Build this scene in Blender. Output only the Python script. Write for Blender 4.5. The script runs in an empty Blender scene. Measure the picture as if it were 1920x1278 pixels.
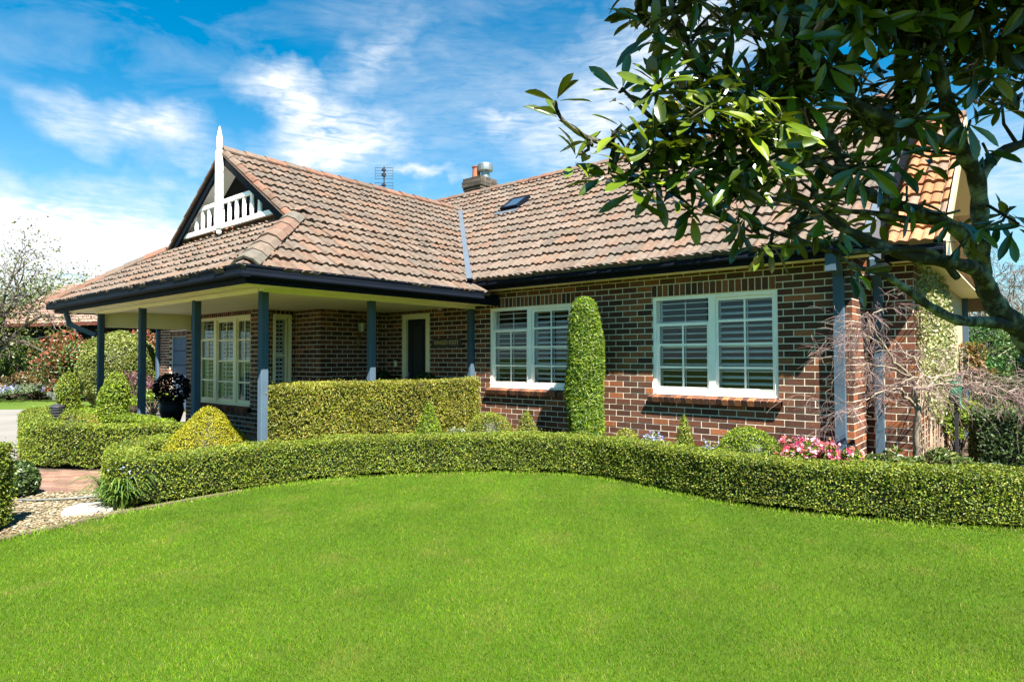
import bpy, bmesh, math, random
import numpy as np
from mathutils import Vector, Matrix
random.seed(7); RNG = np.random.default_rng(11)
R = math.radians
scene = bpy.context.scene
COL = scene.collection
SUN = np.array([.62, -.34, 1.0]); SUN /= np.linalg.norm(SUN)
CAM = np.array([4.994, -8.155, 1.6])

# ------------------------------------------------------------------ materials
def new_mat(name):
    m = bpy.data.materials.new(name); m.use_nodes = True
    nt = m.node_tree; nt.nodes.clear()
    return m, nt, nt.nodes, nt.links
def node(nodes, t, **kw):
    n = nodes.new(t)
    for k, v in kw.items(): setattr(n, k, v)
    return n
def mat(name, color=None, rough=.6, spec=.4, noise=0.0, nscale=8.0, bump=0.0, bscale=60.0, metal=0.0, stain=None, stain_scale=3.0, stain_amt=.5):
    """color None -> the mesh's own per-piece colour attribute"""
    m, nt, N, L = new_mat(name)
    out = node(N, 'ShaderNodeOutputMaterial'); p = node(N, 'ShaderNodeBsdfPrincipled')
    L.new(p.outputs[0], out.inputs[0])
    p.inputs['Roughness'].default_value = rough; p.inputs['Metallic'].default_value = metal
    p.inputs['Specular IOR Level'].default_value = spec
    tc = node(N, 'ShaderNodeTexCoord')
    if color is None:
        c = node(N, 'ShaderNodeAttribute', attribute_name='Col').outputs['Color']
    else:
        rgb = node(N, 'ShaderNodeRGB'); rgb.outputs[0].default_value = (*color, 1); c = rgb.outputs[0]
    if noise:
        t = node(N, 'ShaderNodeTexNoise'); t.inputs['Scale'].default_value = nscale; t.inputs['Detail'].default_value = 6
        L.new(tc.outputs['Object'], t.inputs['Vector'])
        mr = node(N, 'ShaderNodeMapRange'); mr.inputs[1].default_value = .25; mr.inputs[2].default_value = .75
        mr.inputs[3].default_value = 1 - noise; mr.inputs[4].default_value = 1 + noise
        L.new(t.outputs['Fac'], mr.inputs[0])
        mx = node(N, 'ShaderNodeVectorMath', operation='SCALE'); L.new(c, mx.inputs[0]); L.new(mr.outputs[0], mx.inputs['Scale'])
        c = mx.outputs[0]
    if stain:
        t = node(N, 'ShaderNodeTexNoise'); t.inputs['Scale'].default_value = stain_scale; t.inputs['Detail'].default_value = 8; t.inputs['Roughness'].default_value = .65
        L.new(tc.outputs['Object'], t.inputs['Vector'])
        mr = node(N, 'ShaderNodeMapRange'); mr.inputs[1].default_value = .48; mr.inputs[2].default_value = .66; mr.inputs[4].default_value = stain_amt
        L.new(t.outputs['Fac'], mr.inputs[0])
        mx = node(N, 'ShaderNodeMix', data_type='RGBA'); mx.inputs[7].default_value = (*stain, 1)
        L.new(mr.outputs[0], mx.inputs[0]); L.new(c, mx.inputs[6]); c = mx.outputs[2]
    L.new(c, p.inputs['Base Color'])
    if bump:
        t = node(N, 'ShaderNodeTexNoise'); t.inputs['Scale'].default_value = bscale; t.inputs['Detail'].default_value = 5
        L.new(tc.outputs['Object'], t.inputs['Vector'])
        b = node(N, 'ShaderNodeBump'); b.inputs['Strength'].default_value = bump; b.inputs['Distance'].default_value = .01
        L.new(t.outputs['Fac'], b.inputs['Height']); L.new(b.outputs[0], p.inputs['Normal'])
    return m
def leaf_mat(name, rough=.5, trans=.3, spec=.35, patch=.35, pscale=2.2):
    m, nt, N, L = new_mat(name)
    out = node(N, 'ShaderNodeOutputMaterial'); p = node(N, 'ShaderNodeBsdfPrincipled'); tr = node(N, 'ShaderNodeBsdfTranslucent')
    p.inputs['Roughness'].default_value = rough; p.inputs['Specular IOR Level'].default_value = spec
    a = node(N, 'ShaderNodeAttribute', attribute_name='Col'); tc = node(N, 'ShaderNodeTexCoord')
    t = node(N, 'ShaderNodeTexNoise'); t.inputs['Scale'].default_value = pscale; t.inputs['Detail'].default_value = 4
    L.new(tc.outputs['Object'], t.inputs['Vector'])
    mr = node(N, 'ShaderNodeMapRange'); mr.inputs[1].default_value = .3; mr.inputs[2].default_value = .7
    mr.inputs[3].default_value = 1 - patch; mr.inputs[4].default_value = 1 + patch; L.new(t.outputs['Fac'], mr.inputs[0])
    mx = node(N, 'ShaderNodeVectorMath', operation='SCALE'); L.new(a.outputs['Color'], mx.inputs[0]); L.new(mr.outputs[0], mx.inputs['Scale'])
    L.new(mx.outputs[0], p.inputs['Base Color'])
    br = node(N, 'ShaderNodeMix', data_type='RGBA', blend_type='MULTIPLY'); br.inputs[0].default_value = 1
    br.inputs[7].default_value = (1.25, 1.3, .45, 1); L.new(mx.outputs[0], br.inputs[6]); L.new(br.outputs[2], tr.inputs[0])
    ms = node(N, 'ShaderNodeMixShader'); ms.inputs[0].default_value = trans
    L.new(p.outputs[0], ms.inputs[1]); L.new(tr.outputs[0], ms.inputs[2]); L.new(ms.outputs[0], out.inputs[0])
    return m
def glass_mat(name):
    m, nt, N, L = new_mat(name)
    out = node(N, 'ShaderNodeOutputMaterial'); g = node(N, 'ShaderNodeBsdfGlossy'); t = node(N, 'ShaderNodeBsdfTransparent')
    g.inputs['Roughness'].default_value = .015; g.inputs[0].default_value = (.95, .97, 1, 1); t.inputs[0].default_value = (.95, .97, .97, 1)
    f = node(N, 'ShaderNodeFresnel'); f.inputs[0].default_value = 1.52
    ad = node(N, 'ShaderNodeMath', operation='MULTIPLY'); ad.inputs[1].default_value = .85; L.new(f.outputs[0], ad.inputs[0])
    tc = node(N, 'ShaderNodeTexCoord'); nz = node(N, 'ShaderNodeTexNoise'); nz.inputs['Scale'].default_value = 2.5
    L.new(tc.outputs['Object'], nz.inputs['Vector'])
    b = node(N, 'ShaderNodeBump'); b.inputs['Strength'].default_value = .04; L.new(nz.outputs['Fac'], b.inputs['Height']); L.new(b.outputs[0], g.inputs['Normal'])
    ms = node(N, 'ShaderNodeMixShader'); L.new(ad.outputs[0], ms.inputs[0]); L.new(t.outputs[0], ms.inputs[1]); L.new(g.outputs[0], ms.inputs[2])
    L.new(ms.outputs[0], out.inputs[0]); return m

M = dict(
    brick=mat('brick', None, .85, .18, noise=.25, nscale=28, bump=.35, bscale=90, stain=(.07, .052, .042), stain_scale=1.3, stain_amt=.3),
    mortar=mat('mortar', (.60, .53, .41), .9, .15, noise=.15, nscale=30),
    tile=mat('terracotta_tile', None, .85, .2, noise=.3, nscale=14, bump=.4, bscale=55, stain=(.088, .080, .064), stain_scale=7, stain_amt=.65),
    tile_new=mat('clean_terracotta', None, .8, .2, noise=.2, nscale=14, bump=.3, bscale=55, stain=(.12, .085, .06), stain_scale=5, stain_amt=.5),
    navy=mat('navy_paint', (.005, .007, .012), .6, .06, noise=.1, nscale=3),
    postpaint=mat('blue_grey_paint', (.055, .085, .115), .65, .05, noise=.12, nscale=4, bump=.05, bscale=30),
    cream=mat('cream_paint', (.84, .74, .46), .5, .4, noise=.06, nscale=2.5),
    render=mat('cream_render', (.30, .25, .165), .85, .2, noise=.1, nscale=1.5, bump=.1, bscale=80),
    white=mat('white_paint', (.90, .90, .88), .4, .45, noise=.05, nscale=4),
    framew=mat('window_paint', (.86, .80, .72), .4, .45, noise=.06, nscale=5),
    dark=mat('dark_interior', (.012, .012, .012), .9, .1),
    door=mat('door_paint', (.012, .014, .017), .4, .3, noise=.1, nscale=5),
    garage=mat('blue_door_paint', (.045, .08, .14), .45, .4, noise=.05),
    valley=mat('grey_flashing', (.065, .08, .10), .45, .5, noise=.1, nscale=6),
    metal=mat('galvanised_metal', (.22, .24, .25), .45, .5, metal=.7, noise=.1, nscale=8),
    wire=mat('dark_metal', (.03, .03, .035), .5, .4, metal=.3),
    clay=mat('clay_pot', (.22, .085, .045), .8, .2, noise=.2, nscale=10),
    brass=mat('aged_brass', (.16, .11, .05), .4, .5, metal=.7, noise=.2, nscale=30),
    gold=mat('gold_lettering', (.42, .30, .09), .4, .5, metal=.2, noise=.25, nscale=60),
    signboard=mat('bronze_plaque', (.022, .024, .016), .45, .4, noise=.2, nscale=20),
    bark=mat('mottled_bark', (.030, .024, .017), .9, .15, noise=.3, nscale=20, bump=.6, bscale=50, stain=(.26, .26, .19), stain_scale=18, stain_amt=.8),
    twig=mat('maple_bark', (.16, .12, .09), .8, .2, noise=.3, nscale=25, stain=(.30, .27, .20), stain_scale=14, stain_amt=.7),
    twigred=mat('maple_twig', None, .7, .2, noise=.2, nscale=20),
    woodtrunk=mat('trunk_bark', (.06, .048, .035), .9, .15, noise=.3, nscale=12, bump=.4, bscale=30),
    baretwig=mat('bare_twig', None, .9, .1),
    leaf=leaf_mat('hedge_leaf', patch=.3),
    leafsm=leaf_mat('topiary_leaf', patch=.22, pscale=5),
    leafbig=leaf_mat('shrub_leaf', .4, .25, .45, patch=.3, pscale=1.2),
    petal=leaf_mat('petal', .6, .4, .2, patch=.1),
    floor=mat('verandah_paving', (.16, .13, .11), .6, .4, noise=.2, nscale=6),
    slab=mat('stone_slab', (.30, .28, .24), .85, .2, noise=.2, nscale=7, bump=.3, bscale=40, stain=(.18, .16, .12), stain_scale=6, stain_amt=.5),
    timber=mat('edging_timber', (.10, .07, .055), .9, .1, noise=.3, nscale=20),
    hose=mat('grey_hose', (.10, .11, .10), .6, .3),
    greenp=mat('green_plastic', (.015, .12, .07), .45, .4),
    lampglass=mat('lamp_glass', (.5, .5, .42), .2, .5),
    ceramic=mat('black_urn_glaze', (.008, .008, .009), .5, .15),
    tank=mat('dark_tank', (.02, .021, .022), .6, .3),
)
M['glass'] = glass_mat('window_glass')

# ------------------------------------------------------------------ mesh builder
class MB:
    def __init__(s): s.V = []; s.F = []; s.C = []; s.n = 0
    def add(s, V, F, col=(.5, .5, .5)):
        V = np.asarray(V, dtype=np.float64).reshape(-1, 3)
        c = np.asarray(col, dtype=np.float64)
        if c.ndim == 1: c = np.broadcast_to(c[:3], (len(V), 3))
        s.V.append(V); s.C.append(c)
        if isinstance(F, np.ndarray): s.F.append(F + s.n)
        else:
            for k in {len(f) for f in F}: s.F.append(np.array([f for f in F if len(f) == k]) + s.n)
        s.n += len(V); return s
    def box(s, a, b, col=(.5, .5, .5), mx=None):
        x0, y0, z0 = a; x1, y1, z1 = b
        V = np.array([[x0, y0, z0], [x1, y0, z0], [x1, y1, z0], [x0, y1, z0], [x0, y0, z1], [x1, y0, z1], [x1, y1, z1], [x0, y1, z1]], float)
        if mx is not None: V = V @ np.array(mx)[:3, :3].T + np.array(mx)[:3, 3]
        return s.add(V, np.array([[0, 3, 2, 1], [4, 5, 6, 7], [0, 1, 5, 4], [1, 2, 6, 5], [2, 3, 7, 6], [3, 0, 4, 7]]), col)
    def quad(s, a, b, c, d, col=(.5, .5, .5)): return s.add([a, b, c, d], np.array([[0, 1, 2, 3]]), col)
    def tube(s, pts, rad, n=8, col=(.5, .5, .5), cap=True):
        pts = np.asarray(pts, float); m = len(pts); rad = np.broadcast_to(np.asarray(rad, float), (m,))
        T = np.gradient(pts, axis=0); T /= np.linalg.norm(T, axis=1)[:, None] + 1e-12
        ref = np.array([0, 0, 1.]) if abs(T[0][2]) < .9 else np.array([1., 0, 0])
        A = np.cross(T, ref); A /= np.linalg.norm(A, axis=1)[:, None] + 1e-9; B = np.cross(T, A)
        th = np.arange(n) * 2 * np.pi / n
        V = (pts[:, None] + rad[:, None, None] * (np.cos(th)[None, :, None] * A[:, None] + np.sin(th)[None, :, None] * B[:, None])).reshape(-1, 3)
        i = np.arange(m - 1)[:, None] * n; j = np.arange(n)[None]; k = (j + 1) % n
        F = np.stack([i + j, i + k, i + n + k, i + n + j], -1).reshape(-1, 4)
        s.add(V, F, col)
        if cap and n > 4:
            s.add(V[:n], [tuple(range(n))[::-1]], col); s.add(V[-n:], [tuple(range(n))], col)
        return s
    def lathe(s, prof, base, n=16, col=(.5, .5, .5), ax=None):
        prof = np.asarray(prof, float); m = len(prof); th = np.arange(n) * 2 * np.pi / n
        V = np.stack([prof[:, 0, None] * np.cos(th), prof[:, 0, None] * np.sin(th), np.broadcast_to(prof[:, 1, None], (m, n))], -1).reshape(-1, 3) + np.asarray(base, float)
        i = np.arange(m - 1)[:, None] * n; j = np.arange(n)[None]; k = (j + 1) % n
        return s.add(V, np.stack([i + j, i + k, i + n + k, i + n + j], -1).reshape(-1, 4), col)
    def extrude(s, prof, a, b, up=(0, 0, 1), col=(.5, .5, .5), cap=True):
        """closed 2-D profile (out, up) swept from a to b; 'out' is to the right of travel"""
        a = np.asarray(a, float); b = np.asarray(b, float); t = (b - a) / np.linalg.norm(b - a); up = np.asarray(up, float)
        o = np.cross(t, up); o /= np.linalg.norm(o); up = np.cross(o, t)
        P = np.asarray(prof, float); n = len(P); off = P[:, :1] * o + P[:, 1:] * up
        V = np.concatenate([a + off, b + off]); j = np.arange(n); k = (j + 1) % n
        s.add(V, np.stack([j, k, n + k, n + j], -1), col)
        if cap: s.add(a + off, [tuple(range(n))[::-1]], col); s.add(b + off, [tuple(range(n))], col)
        return s
    def build(s, name, material, parent=None, smooth=False, loc=None, mesh_only=False):
        me = bpy.data.meshes.new(name)
        V = np.concatenate(s.V).astype(np.float32); C = np.concatenate(s.C)
        if loc is not None: V = V - np.asarray(loc, np.float32)
        me.vertices.add(len(V)); me.vertices.foreach_set('co', V.ravel())
        sizes = np.concatenate([np.full(len(f), f.shape[1]) for f in s.F]); idx = np.concatenate([f.ravel() for f in s.F])
        me.loops.add(len(idx)); me.loops.foreach_set('vertex_index', idx.astype(np.int32))
        me.polygons.add(len(sizes)); st = np.concatenate([[0], np.cumsum(sizes)[:-1]])
        me.polygons.foreach_set('loop_start', st.astype(np.int32))
        me.polygons.foreach_set('use_smooth', np.full(len(sizes), smooth, dtype=bool))
        at = me.attributes.new('Col', 'FLOAT_COLOR', 'POINT')
        at.data.foreach_set('color', np.concatenate([C, np.ones((len(C), 1))], 1).astype(np.float32).ravel())
        me.update(calc_edges=True); me.validate()
        me.materials.append(material if not isinstance(material, str) else M[material])
        o = bpy.data.objects.new(name, me); COL.objects.link(o)
        if parent is not None: o.parent = parent
        if loc is not None: o.location = loc
        return o
def tag(o, label=None, cat=None, group=None, kind=None):
    if label: o['label'] = label
    if cat: o['category'] = cat
    if group: o['group'] = group
    if kind: o['kind'] = kind
    return o
def empty(name, loc=(0, 0, 0), label=None, cat=None, group=None):
    o = bpy.data.objects.new(name, None); COL.objects.link(o); o.location = loc; o.empty_display_size = .1
    return tag(o, label, cat, group)
def child(mb, name, material, parent, smooth=False):
    """a part whose vertices are given in world space, under a parent standing at its own location"""
    o = mb.build(name, material, None, smooth)
    p = parent; loc = Vector((0, 0, 0))
    while p is not None: loc += p.location; p = p.parent
    if loc.length > 0:
        o.data.transform(Matrix.Translation(-loc))
    o.parent = parent; return o
def unit(v): return v / (np.linalg.norm(v, axis=-1, keepdims=True) + 1e-12)
# ================================================================== THE HOUSE
HEAD = 2.437; CRS = .086
house = empty('brick_house', (-2, 0, 0), 'dark brick house with brown terracotta tiled roof and gabled corner verandah', 'house')
BR = np.array([[.046, .021, .014], [.066, .028, .017], [.100, .040, .021], [.150, .057, .026], [.085, .040, .026], [.185, .070, .030]])
BW = np.array([.24, .24, .2, .13, .11, .08])
def brick_col():
    c = 1.12 * np.array([1.08, .98, .92]) * BR[RNG.choice(len(BR), p=BW)] * RNG.uniform(.8, 1.25); return c
def wall(o, d, L, zb, zt, opens=(), off=0.0, soldiers=(), name='wall', thick=.1, pal=1.0, ends=(.002, .002)):
    """bricks laid from point o along d; outward face is to the right of d. opens: (s0, s1, z0, z1)"""
    o = np.array([o[0], o[1], 0.]); d = np.array([d[0], d[1], 0.]); nrm = np.array([d[1], -d[0], 0.])
    mb = MB(); holes = list(opens) + [(a, b, z, z + 2 * CRS) for a, b, z in soldiers]
    Mx = np.eye(4); Mx[:3, 0] = d; Mx[:3, 1] = -nrm; Mx[:3, 2] = (0, 0, 1); Mx[:3, 3] = o
    k = int(math.floor((HEAD - zt) / CRS)) - 1
    def brk(s0, s1, z0, z1):
        j = RNG.uniform(-.0012, .0012)
        mb.box((s0, j, z0), (s1, .06, z1), brick_col() * pal, Mx)
    while HEAD - k * CRS > zb:
        z1 = HEAD - k * CRS - .0065; z0 = z1 - (CRS - .013); zc = (z0 + z1) / 2
        z0c, z1c = max(z0, zb), min(z1, zt)
        if z1c - z0c > .012:
            s = -.24 + (off + (.12 if k % 2 else 0)) % .24
            iv = sorted((a, b) for a, b, c, e in holes if c < zc < e)
            while s < L:
                a0, a1 = max(s + .0065, ends[0]), min(s + .2335, L - ends[1])
                segs = [(a0, a1)]
                for a, b in iv:
                    ns = []
                    for p, q in segs:
                        if b <= p or a >= q: ns.append((p, q))
                        else:
                            if a - p > 0: ns.append((p, a))
                            if q - b > 0: ns.append((b, q))
                    segs = ns
                for p, q in segs:
                    if q - p > .02: brk(p, q, z0c, z1c)
                s += .24
        k += 1
    for a, b, z in soldiers:
        n = max(1, round((b - a) / .086)); w = (b - a) / n
        for i in range(n): brk(a + i * w + .0065, a + (i + 1) * w - .0065, z + .0065, min(z + 2 * CRS - .0065, zt))
    w = child(mb, name, 'brick', house)
    # mortar body
    mo = MB(); xs = sorted({0., L, *[v for h in opens for v in h[:2]]}); zs = sorted({zb, zt, *[v for h in opens for v in h[2:]]})
    xs = [x for x in xs if 0 <= x <= L]; zs = [z for z in zs if zb <= z <= zt]
    for i in range(len(zs) - 1):
        run = None; zc = (zs[i] + zs[i + 1]) / 2
        for j in range(len(xs)):
            solid = j < len(xs) - 1 and not any(a < (xs[j] + xs[j + 1]) / 2 < b and c < zc < e for a, b, c, e in opens)
            if solid and run is None: run = xs[j]
            if not solid and run is not None:
                e0 = .006 if run == 0 else .003; e1 = .006 if xs[j] == L else .003
                mo.box((run + e0, .003, zs[i]), (xs[j] - e1, thick, zs[i + 1]), (.5, .45, .36), Mx); run = None
    child(mo, 'mortar', 'mortar', w)
    return w, Mx
W1 = (-2.37, -.637); W2 = (.773, 2.506); ZB = HEAD - 16 * CRS
X0 = -5.25
wop = [(-4.709 - X0, -3.91 - X0, .15, HEAD), (W1[0] - X0, W1[1] - X0, ZB - .09, HEAD), (W2[0] - X0, W2[1] - X0, ZB - .09, HEAD)]
wall((X0, 0), (1, 0), 3.347 - X0, 0, 2.80, wop, off=(.773 - X0) % .24, soldiers=[(-4.84 - X0, -3.78 - X0, HEAD), (-2.44 - X0, -.56 - X0, HEAD), (.765 - X0, 2.485 - X0, HEAD)], ends=(.002, .002))
wall((-5.25, -1.5174), (0, 1), 1.5174, .1, 2.5, off=0.0)                      # porch side wall, faces +x
wall((-6.151, -1.5174), (1, 0), .901, .1, 2.5, off=.06)
wall((-6.151, -2.27), (0, 1), .7526, .1, 2.5, [(.30, .685, .85, 2.425)], off=.02, soldiers=[(.27, .74, 2.425)])
BX0 = -9.25
wall((BX0, -2.27), (1, 0), -6.151 - BX0, .1, 2.5, [(-8.716 - BX0, -6.43 - BX0, .56, 2.415)], off=.1, soldiers=[(-8.75 - BX0, -6.40 - BX0, 2.415)])
wall((BX0, 0), (0, -1), 2.27, .1, 2.5, off=.1)
wall((-16.9, 0), (1, 0), 7.55, 0, 2.75, [(.95, 3.6, 0, 2.25)], off=.1, soldiers=[(.95, 3.6, 2.25)])
wall((3.347, 0), (0, 1), .72, 0, 2.80, off=.1)
wall((3.347, .72), (1, 0), .523, 0, 2.80, off=.08)
wall((3.87, .72), (0, 1), 3.9, 0, 3.0, off=.05)
# rear block: rendered end wall and plain hidden back walls
mb = MB(); mb.box((3.6, 4.63, 0), (3.868, 7.4, 2.9)); mb.add([[3.868, 1.15, 3.01], [3.868, 7.4, 3.01], [3.868, 3.8, 5.1]], [(0, 1, 2)]); child(mb, 'end_wall', 'render', house)
mb = MB(); mb.box((-16.9, 7.2, 0), (3.6, 7.35, 2.75)); mb.box((-16.9, .11, 0), (-16.75, 7.2, 2.75)); child(mb, 'wall', 'render', house)
# timber vent hood on the rendered wall
mb = MB(); mb.tube([[3.87, 5.15, 2.86], [3.90, 5.15, 2.95], [3.90, 5.27, 3.0], [3.90, 5.39, 2.95], [3.87, 5.39, 2.86]], .018, 6); mb.box((3.869, 5.17, 2.82), (3.875, 5.37, 2.95)); child(mb, 'wall_vent', 'wire', house)

# ------------------------------------------------------------------ windows
def window(o, d, L, z0, z1, units, recess=.07, tilt=(9, 22), frame='framew', sill=True, fw=.05):
    """units: list of (s0, s1, rails [fractions from top], bar_from fraction, nbars)"""
    o = np.array([o[0], o[1], 0.]); d = np.array([d[0], d[1], 0.]); nrm = np.array([d[1], -d[0], 0.])
    Mx = np.eye(4); Mx[:3, 0] = d; Mx[:3, 1] = -nrm; Mx[:3, 2] = (0, 0, 1); Mx[:3, 3] = o
    f = MB(); y0, y1 = recess - .045, recess + .05
    f.box((0, y0, z0), (fw, y1, z1), mx=Mx); f.box((L - fw, y0, z0), (L, y1, z1), mx=Mx)
    f.box((fw, y0 + .002, z1 - fw), (L - fw, y1, z1), mx=Mx); f.box((fw, y0 - .02, z0), (L - fw, y1, z0 + .04), mx=Mx)
    for (a, b) in zip(units[:-1], units[1:]): f.box((a[1], y0 + .004, z0 + .04), (b[0], y1, z1 - fw), mx=Mx)
    win = child(f, 'window', frame, house)
    H = z1 - z0 - fw - .04; zt = z1 - fw; zb = z0 + .04
    for i, (s0, s1, rails, barf, nb) in enumerate(units):
        sh = MB(); ys = recess - .012; sw = .035
        top = zt - barf * H
        sh.box((s0, ys, zb), (s0 + sw, ys + .035, top), mx=Mx); sh.box((s1 - sw, ys, zb), (s1, ys + .035, top), mx=Mx)
        sh.box((s0 + sw, ys + .001, zb), (s1 - sw, ys + .036, zb + .07), mx=Mx)
        sh.box((s0 + sw, ys + .001, top - .045), (s1 - sw, ys + .036, top), mx=Mx)
        for r in rails: sh.box((s0 + sw, ys + .003, zt - r * H - .016), (s1 - sw, ys + .03, zt - r * H + .016), mx=Mx)
        for q in range(1, nb + 1):
            x = s0 + (s1 - s0) * q / (nb + 1); sh.box((x - .012, ys + .005, zb + .07), (x + .012, ys + .028, top - .045), mx=Mx)
        if barf > 0: sh.box((s0, ys + .045, top + .002), (s0 + .02, ys + .06, zt), mx=Mx)
        sash = child(sh, 'sash', frame, win)
        g = MB(); g.add((np.array([[s0 + sw, ys + .018, zb + .05], [s1 - sw, ys + .018, zb + .05], [s1 - sw, ys + .018, zt], [s0 + sw, ys + .018, zt]]) @ Mx[:3, :3].T + Mx[:3, 3]), np.array([[0, 1, 2, 3]]))
        child(g, 'pane', 'glass', win)
        # plantation shutter
        b = MB(); yb = recess + .095; n = int((zt - zb) / .082); pt = (zt - zb) / n; tl = R(tilt[i % len(tilt)])
        b.box((s0 - .02, yb - .015, zb), (s0 + .028, yb + .015, zt), mx=Mx); b.box((s1 - .028, yb - .015, zb), (s1 + .02, yb + .015, zt), mx=Mx)
        mid = n // 2
        for q in range(n):
            zc = zb + (q + .5) * pt
            if q == mid: b.box((s0 + .03, yb - .013, zc - .03), (s1 - .03, yb + .013, zc + .03), mx=Mx); continue
            w = .034; c, s_ = math.cos(tl), math.sin(tl); t = .0045
            P = [(-w * c - t * s_, w * s_ * -1 + t * c), (w * c - t * s_, w * s_ + t * c), (w * c + t * s_, w * s_ - t * c), (-w * c + t * s_, -w * s_ - t * c)]
            V = np.array([[x, yb + p, zc + z] for x in (s0 + .03, s1 - .03) for p, z in P]) @ Mx[:3, :3].T + Mx[:3, 3]
            b.add(V, np.array([[0, 1, 5, 4], [1, 2, 6, 5], [2, 3, 7, 6], [3, 0, 4, 7]]))
        x = s0 + (s1 - s0) * .52; b.box((x - .006, yb - .045, zb + .04), (x + .006, yb - .037, zt - .03), mx=Mx)
        child(b, 'shutter', 'white', win)
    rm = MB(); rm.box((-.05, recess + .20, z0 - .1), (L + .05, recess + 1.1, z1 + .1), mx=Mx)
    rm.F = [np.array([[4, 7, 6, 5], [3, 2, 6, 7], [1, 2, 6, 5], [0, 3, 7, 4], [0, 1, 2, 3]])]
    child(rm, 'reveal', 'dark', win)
    if sill:
        s = MB(); n = int(L / .076); w = (L + .10) / n
        for q in range(n):
            a = -.05 + q * w + .004; b_ = a + w - .008
            P = [(-.085, -.035), (-.085 + .02, -.11), (.06, -.075), (.06, .008)]
            V = np.array([[x, p, z0 + z] for x in (a, b_) for p, z in P]) @ Mx[:3, :3].T + Mx[:3, 3]
            s.add(V, np.array([[0, 1, 2, 3], [7, 6, 5, 4], [0, 4, 5, 1], [1, 5, 6, 2], [3, 7, 4, 0]]), brick_col() * 1.15)
        P = [(-.078, -.042), (-.060, -.104), (.06, -.078), (.06, .004)]
        sb = child(s, 'sill', 'brick', win)
        m_ = MB(); V = np.array([[x, p, z0 + z] for x in (-.046, L + .046) for p, z in P]) @ Mx[:3, :3].T + Mx[:3, 3]
        m_.add(V, np.array([[0, 1, 2, 3], [7, 6, 5, 4], [0, 4, 5, 1], [1, 5, 6, 2], [3, 7, 4, 0]])); child(m_, 'sill_mortar', 'mortar', win)
    return win
RA = [.25, .49, .735]
for w_ in (W1, W2):
    L = w_[1] - w_[0]
    window((w_[0], 0), (1, 0), L, ZB, HEAD, [(.05, L / 2 - .045, [.49, .735], .25, 1), (L / 2 + .045, L - .05, RA, 0, 1)])
Lb = 2.286
window((-8.716, -2.27), (1, 0), Lb, .66, 2.415, [(.06, .70, [.47, .74], .22, 1), (.82, 1.54, [.25, .5, .75], 0, 1), (1.66, 2.226, [.25, .5, .75], 0, 1)], tilt=(15, 25, 10), frame='cream', fw=.06)
window((-6.151, -1.97), (0, 1), .385, .85, 2.425, [(.04, .30, [.5], 0, 0)], tilt=(35,), frame='cream', sill=False, fw=.055, recess=.03)

# ------------------------------------------------------------------ front door
mb = MB()
for a, b in (((-4.709, -.012, .15), (-4.60, .09, HEAD)), ((-4.02, -.012, .15), (-3.91, .09, HEAD)), ((-4.60, -.010, HEAD - .10), (-4.02, .09, HEAD))): mb.box(a, b)
df = child(mb, 'door_frame', 'cream', house)
mb = MB(); mb.box((-4.60, .045, .15), (-4.02, .085, HEAD - .1))
for x in (-4.46, -4.16): mb.box((x - .012, .033, .5), (x + .012, .046, 2.2))
mb.box((-4.46, .034, 2.19), (-4.16, .046, 2.215)); mb.box((-4.46, .034, .49), (-4.16, .046, .515))
dr = child(mb, 'door', 'door', house)
mb = MB(); mb.quad((-4.448, .0425, .515), (-4.172, .0425, .515), (-4.172, .0425, 2.19), (-4.448, .0425, 2.19)); child(mb, 'pane', 'tank', dr)
mb = MB(); mb.box((-4.575, .025, 1.08), (-4.545, .045, 1.3)); mb.tube([[-4.56, .03, 1.2], [-4.56, -.02, 1.2], [-4.47, -.025, 1.2]], .009, 6); child(mb, 'handle', 'metal', dr)
mb = MB(); mb.box((-4.94, -.03, 1.40), (-4.885, 0.001, 1.52)); child(mb, 'doorbell', 'cream', house)
# blue garage door in the far wing
mb = MB()
for i in range(5): mb.box((-15.95, .10, .02 + i * .45), (-13.3, .13, .45 + i * .45))
for i in range(4): mb.box((-15.8 + i * .65, .095, 1.9), (-15.35 + i * .65, .11, 2.12))
child(mb, 'garage_door', 'garage', house)

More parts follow.
